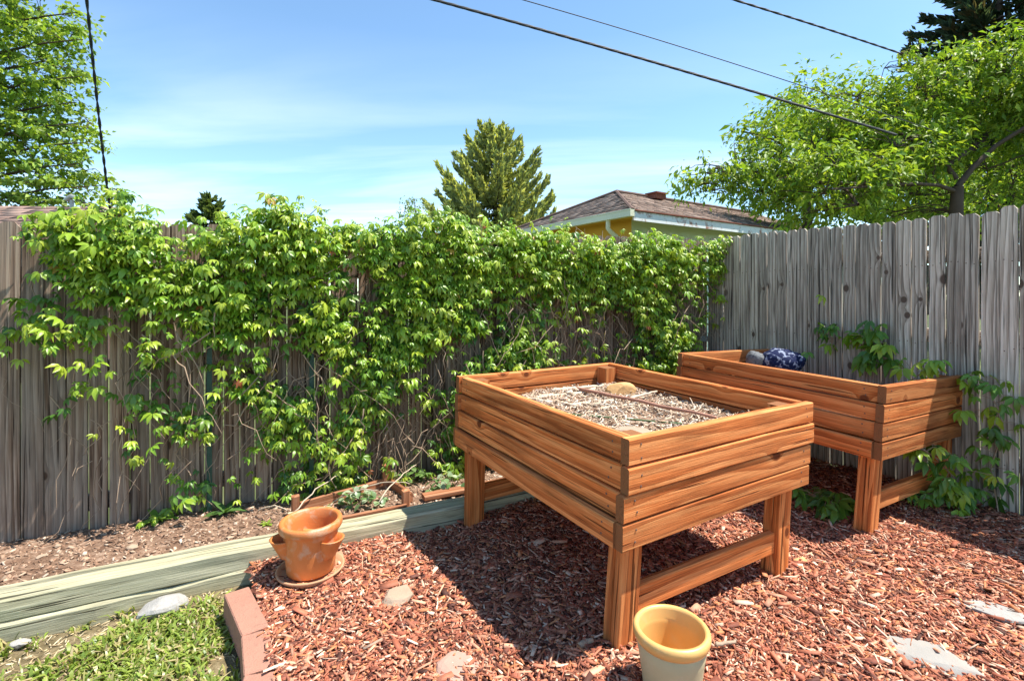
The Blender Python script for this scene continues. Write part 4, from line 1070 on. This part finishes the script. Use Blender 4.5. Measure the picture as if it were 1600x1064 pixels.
cable('overhead_cable', [dp(120, -160, 6.), dp(152, 160, 7.2), dp(172, 326, 8.2)], .011, 'twisted cable dropping steeply to the shed roof', .55, 110, 2)
cable('service_lead', [mast_p + Vector((.1, 0, .12)), dp(140, 320, 8.25), dp(166, 329, 8.2)], .012, 'short black lead from the cable mast along the shed roof', 0, 12)

# ------------------------------------------------------------------ trees
def leaf_cloud(centres, dirs, n_each, spread, Ln, Wd, cols, seed, droop=.6, flat=1., mat=M_TLEAF, fold=True):
    """many single leaves (4 tris) around twig points"""
    rng = np.random.default_rng(seed); m = len(centres); C0 = np.repeat(np.array([tuple(c) for c in centres]), n_each, 0); D0 = np.repeat(np.array([tuple(d) for d in dirs]), n_each, 0); n = len(C0)
    t = rng.uniform(-.5, 1.0, n)
    P = C0 + D0 * (t * spread * 1.6)[:, None] + rng.normal(0, 1, (n, 3)) * spread * np.array([.5, .5, .5 * flat])
    az = rng.uniform(0, 2 * np.pi, n); dr = rng.normal(droop, .45, n)
    X = np.stack([np.cos(az) * np.cos(dr), np.sin(az) * np.cos(dr), -np.sin(dr)], 1); X = X + D0 * .5; X /= np.linalg.norm(X, axis=1)[:, None]
    rv = rng.normal(0, .45, (n, 3)) + np.array([0, 0, 1.]); Y = np.cross(rv, X); Y /= np.linalg.norm(Y, axis=1)[:, None]; Z = np.cross(X, Y)
    L = Ln * np.exp(rng.normal(0, .25, n)); w = Wd * L / Ln
    V = np.zeros((n, 6, 3))
    V[:, 0] = P; V[:, 1] = P + X * (L * .45)[:, None] - Z * (L * .06)[:, None]; V[:, 2] = P + X * L[:, None] - Z * (L * .28)[:, None]
    V[:, 3] = P + X * (L * .42)[:, None] + Y * (w / 2)[:, None] + Z * (w * .12)[:, None]; V[:, 4] = P + X * (L * .42)[:, None] - Y * (w / 2)[:, None] + Z * (w * .12)[:, None]
    F = (np.arange(n)[:, None, None] * 6 + np.array([(0, 1, 3), (1, 2, 3), (0, 4, 1), (1, 4, 2)])[None]).reshape(-1, 3)
    cc = np.array(cols)[rng.choice(len(cols), n)] * np.exp(rng.normal(0, .2, n))[:, None]
    return V.reshape(-1, 3), F, np.repeat(cc, 6, 0)
def limb_path(a, b, rng, wob, n=7, sag=0.):
    pts = []
    for i in range(n + 1):
        t = i / n; p = Vector(a).lerp(Vector(b), t) + Vector((rng.gauss(0, wob), rng.gauss(0, wob), rng.gauss(0, wob))) * math.sin(math.pi * t); p.z += sag * math.sin(math.pi * t); pts.append(p)
    return pts
def leafy_tree(name, label, base, limbs, blobs, nclu, n_each, spread, Ln, Wd, cols, seed, trunk_r=.1, droop=.6, flat=1., cat='tree', minr=.006, outdir=.5):
    """limbs: list of polylines; blobs: (centre, radii) ellipsoids filled with twigs joined to the nearest limb"""
    rng = random.Random(seed); root = empty(name, base); tag(root, label, cat)
    acc = Acc(); nodes = []
    for pl, r0, r1 in limbs:
        acc.tube(pl, r0, r1, sides=8)
        for i in range(len(pl) - 1):
            for t in (0, .5): nodes.append(Vector(pl[i]).lerp(Vector(pl[i + 1]), t))
        nodes.append(Vector(pl[-1]))
    cen, dirs = [], []; vol = [b[1][0] * b[1][1] * b[1][2] for b in blobs]; NL = len(nodes)
    for _ in range(nclu):
        c, r = rng.choices(blobs, vol)[0]
        while True:
            d = Vector((rng.uniform(-1, 1), rng.uniform(-1, 1), rng.uniform(-1, 1)))
            if .12 < d.length < 1: break
        d = d * (d.length ** -.4)
        if d.length > 1: d.normalize()
        p = Vector(c) + Vector((d.x * r[0], d.y * r[1], d.z * r[2]))
        near = min(nodes[::1], key=lambda q: (q - p).length_squared + (.6 if q.z > p.z + .1 else 0))
        pts = limb_path(near, p, rng, .05 * (p - near).length, 5, .06 * (p - near).length)
        acc.tube(pts, max(minr, .012 * (p - near).length), minr * .6, sides=4)
        if len(nodes) < NL + 160: nodes.append(pts[3])
        dv = (p - near); dv = dv.normalized() if dv.length > .01 else Vector((0, 0, 1)); dv.z *= outdir; cen.append(p); dirs.append(dv)
    acc.obj('trunk', M_BARK, root, True)
    V, F, C = leaf_cloud(cen, dirs, n_each, spread, Ln, Wd, cols, seed, droop, flat)
    o = link('crown', npmesh('crown', V, F, M_TLEAF, C), root); return root
LIME = [(.27, .37, .04), (.20, .31, .035), (.35, .43, .06), (.13, .23, .03), (.23, .33, .05)]
MID = [(.22, .33, .05), (.27, .38, .06), (.14, .24, .04), (.33, .43, .09)]
Yt = 5.9; rng_t = random.Random(17)
tb0 = dp(1497, 560, Yt); tb0.z = -.17; fk = dp(1496, 292, Yt)
def L_(pts): return [dp(*p) for p in pts]
leafy_tree('fruit_tree', 'spreading lime green fruit tree with dark forked trunk behind the grey fence', tb0,
    [([tb0, dp(1496, 420, Yt), dp(1494, 330, Yt), fk], .085, .06),
     (L_([(1496, 292, Yt), (1520, 262, Yt), (1556, 228, Yt), (1620, 188, Yt - .2), (1690, 150, Yt - .4)]), .036, .016),
     (L_([(1494, 300, Yt), (1468, 290, Yt - .1), (1430, 287, Yt - .3), (1385, 290, Yt - .5), (1300, 296, Yt - .7)]), .026, .010),
     (L_([(1494, 280, Yt), (1478, 258, Yt), (1450, 232, Yt + .1), (1400, 205, Yt + .2), (1340, 180, Yt + .2)]), .032, .009),
     (L_([(1480, 258, Yt), (1530, 225, Yt + .3), (1580, 165, Yt + .5), (1600, 100, Yt + .6)]), .04, .012),
     (L_([(1385, 290, Yt - .5), (1280, 285, Yt - .2), (1190, 270, Yt), (1110, 258, Yt)]), .022, .007),
     (L_([(1340, 320, Yt - .6), (1325, 300, Yt - .3), (1270, 262, Yt), (1220, 240, Yt)]), .02, .007)],
    [(dp(1480, 190, Yt + .55), (.95, .6, .7)), (dp(1380, 240, Yt + .25), (.85, .6, .5)), (dp(1300, 280, Yt - .2), (.75, .6, .36)), (dp(1200, 285, Yt), (.65, .5, .30)), (dp(1110, 280, Yt), (.42, .35, .24)),
     (dp(1560, 125, Yt + .4), (.75, .6, .55)), (dp(1440, 125, Yt + .2), (.4, .35, .4)), (dp(1260, 175, Yt + .4), (.32, .3, .3)), (dp(1595, 255, Yt + .8), (.5, .4, .45)), (dp(1190, 225, Yt + .1), (.35, .3, .28)), (dp(1690, 160, Yt), (.8, .7, .8)), (dp(1400, 318, Yt + .5), (.7, .3, .22)), (dp(1570, 312, Yt + .6), (.45, .3, .3)), (dp(1270, 325, Yt), (.6, .3, .18)), (dp(1350, 130 + 60, Yt + .5), (.5, .4, .4)), (dp(1300, 215, Yt + .3), (.55, .4, .4))],
    1600, 17, .09, .085, .032, LIME, 17, droop=.45, outdir=.9)
leafy_tree('shade_tree', 'bright green rounded tree behind the fruit tree, above outbuilding roof', Vector((dp(1260, 400, 11).x, 11, -.17)),
    [([Vector((dp(1260, 400, 11).x, 11, -.17)), dp(1262, 330, 11), dp(1258, 240, 11), dp(1256, 160, 11)], .14, .03), (L_([(1262, 300, 11), (1320, 220, 11), (1345, 150, 11)]), .06, .02), (L_([(1262, 310, 11), (1215, 240, 11), (1190, 200, 11)]), .05, .02)],
    [(dp(1255, 170, 11), (.95, .8, .75)), (dp(1330, 160, 11.2), (.8, .8, .7)), (dp(1240, 225, 11), (1.2, 1.0, 1.0)), (dp(1340, 215, 11.3), (1.1, 1.0, 1.2)), (dp(1290, 300, 11), (1.6, 1.0, .8)), (dp(1415, 280, 11.5), (1.6, 1.0, 1.2)), (dp(1560, 300, 11.5), (1.6, 1.0, 1.0))],
    760, 17, .21, .13, .055, LIME, 18, droop=.2)
leafy_tree('maple_tree', 'tall layered green tree above the shed roof beside the steep cable', Vector((dp(-60, 400, 9.5).x, 9.5, -.17)),
    [([Vector((dp(-60, 400, 9.5).x, 9.5, -.17)), dp(-58, 300, 9.5), dp(-50, 120, 9.5), dp(-40, -100, 9.5)], .2, .06)] +
    [(L_([(-55, y + 40, 9.5), (10, y + 18, 9.3), (70, y + 6, 9.1), (x, y, 9.)]), .035, .006) for (x, y) in ((120, 20), (130, 62), (125, 120), (120, 160), (130, 192), (145, 222), (160, 290), (130, 255), (60, 90), (90, 310))],
    [(dp(30 + (x - 60) * .3, y, 9.4), (w, 1.0, .16)) for (x, y, w) in ((70, 10, 1.0), (60, 38, 1.1), (80, 66, 1.15), (40, 92, 1.1), (70, 118, 1.2), (60, 145, 1.2), (50, 170, 1.15), (80, 195, 1.3), (100, 220, 1.35), (70, 245, 1.35), (90, 270, 1.4), (110, 296, 1.45), (60, 318, 1.4))],
    620, 20, .15, .10, .065, MID, 19, droop=.25, flat=.35, outdir=.15)
leafy_tree('young_tree', 'thin sparse small tree top beside the blue green spruce', Vector((dp(648, 400, 15).x, 15, -.17)),
    [([Vector((dp(648, 400, 15).x, 15, -.17)), dp(650, 370, 15), dp(648, 312, 15)], .05, .01)], [(dp(648, 335, 15), (.45, .4, .5))], 40, 12, .12, .09, .05, [(.2, .27, .1), (.26, .32, .14)], 20)
leafy_tree('sapling', 'thin leafy sapling top between the steep cable and fence', Vector((dp(178, 400, 9).x, 9, -.17)),
    [([Vector((dp(178, 400, 9).x, 9, -.17)), dp(174, 340, 9), dp(176, 295, 9)], .03, .006)], [(dp(178, 306, 9), (.16, .15, .16))], 18, 10, .06, .07, .035, MID, 21)
def conifer(name, label, base, H, R, cols, seed, zc0=.08, tip=.35, nwh=26, per=9, Ls=.34, ws=.06, pw=.8, dens=22):
    rng = random.Random(seed); root = empty(name, base); tag(root, label, 'tree')
    base = Vector(base); acc = Acc(); acc.tube([base, base + Vector((.05, 0, H * .5)), base + Vector((0, 0, H * .98))], .022 * H, .01, sides=8)
    P, D = [], []
    for k in range(nwh):
        t = zc0 + (1 - zc0) * (k / nwh) ** .95; z = H * t; rr = R * ((1 - t) ** pw) * rng.uniform(.86, 1.12) + .06
        nb = max(4, int(per * (1 - t * .45)))
        for b in range(nb):
            az = 2 * math.pi * (b + rng.random() * .7) / nb; l = rr * rng.uniform(.72, 1.12); d = Vector((math.cos(az), math.sin(az), 0)); pts = []; m = 6
            for i in range(m + 1):
                u = i / m; q = base + Vector((0, 0, z)) + d * (l * u) + Vector((0, 0, l * (-.10 * math.sin(math.pi * u * .8) + tip * u ** 2.2))); pts.append(q)
            acc.tube(pts, .02 + .012 * l, .004, sides=4)
            cnt = max(6, int(l / .24 * dens))
            for i in range(cnt):
                u = .15 + .85 * rng.random() ** .75; j = min(m - 1, int(u * m)); q = pts[j].lerp(pts[j + 1], u * m - j); tg = (pts[j + 1] - pts[j]).normalized(); sd = tg.cross(Vector((0, 0, 1)))
                sp = rng.choice((-1, 1)) * rng.uniform(.1, .9) * (1.05 - u * .55)
                dd = (tg * rng.uniform(.3, 1.) + sd * sp * 1.2 + Vector((0, 0, rng.uniform(-.3, .7)))).normalized()
                P.append(q + sd * sp * l * .15 + Vector((0, 0, rng.gauss(0, .05)))); D.append(dd)
    acc.obj('trunk', M_BARK, root, True)
    r = np.random.default_rng(seed); P = np.array([tuple(p) for p in P]); D = np.array([tuple(d) for d in D]); n = len(P); L = Ls * np.exp(r.normal(0, .25, n)); w = ws * np.exp(r.normal(0, .2, n))
    A = np.cross(D, r.normal(0, 1, (n, 3))); A /= np.linalg.norm(A, axis=1)[:, None]; Bv = np.cross(D, A)
    V = np.zeros((n, 8, 3))
    for i, ax in ((0, A), (4, Bv)):
        V[:, i] = P; V[:, i + 1] = P + D * (L * .45)[:, None] + ax * w[:, None]; V[:, i + 2] = P + D * L[:, None]; V[:, i + 3] = P + D * (L * .45)[:, None] - ax * w[:, None]
    F = (np.arange(n)[:, None, None] * 8 + np.array([(0, 1, 2, 3), (4, 5, 6, 7)])[None]).reshape(-1, 4)
    C = np.array(cols)[r.choice(len(cols), n)] * np.exp(r.normal(0, .2, n))[:, None]
    link('crown', npmesh('crown', V.reshape(-1, 3), F, M_NEEDLE, np.repeat(C, 8, 0)), root)
SPR = [(.47, .49, .20), (.36, .40, .20), (.56, .56, .25), (.28, .33, .20)]
conifer('spruce_tree', 'broad grey green spruce standing alone in the middle sky', Vector((dp(772, 400, 19).x, 19, -.17)), 8.0, 3.6, SPR, 31, nwh=20, per=12, tip=.5, Ls=.17, ws=.035, pw=.68, dens=44)
conifer('spruce_tree', 'tiny distant pointed spruce tip above the creeper', Vector((dp(328, 400, 26).x, 26, -.17)), 6.7, 2.6, [(.10, .14, .05), (.13, .17, .06)], 32, nwh=18, per=8, Ls=.28, ws=.07, tip=.3)
conifer('fir_tree', 'tall dark blue green evergreen in the top right corner', Vector((dp(1560, 400, 15).x, 15, -.17)), 14.0, 5.0, [(.055, .085, .07), (.075, .105, .085), (.04, .06, .05), (.10, .08, .055)], 33, nwh=26, per=10, Ls=.26, ws=.05, tip=.15, dens=17)
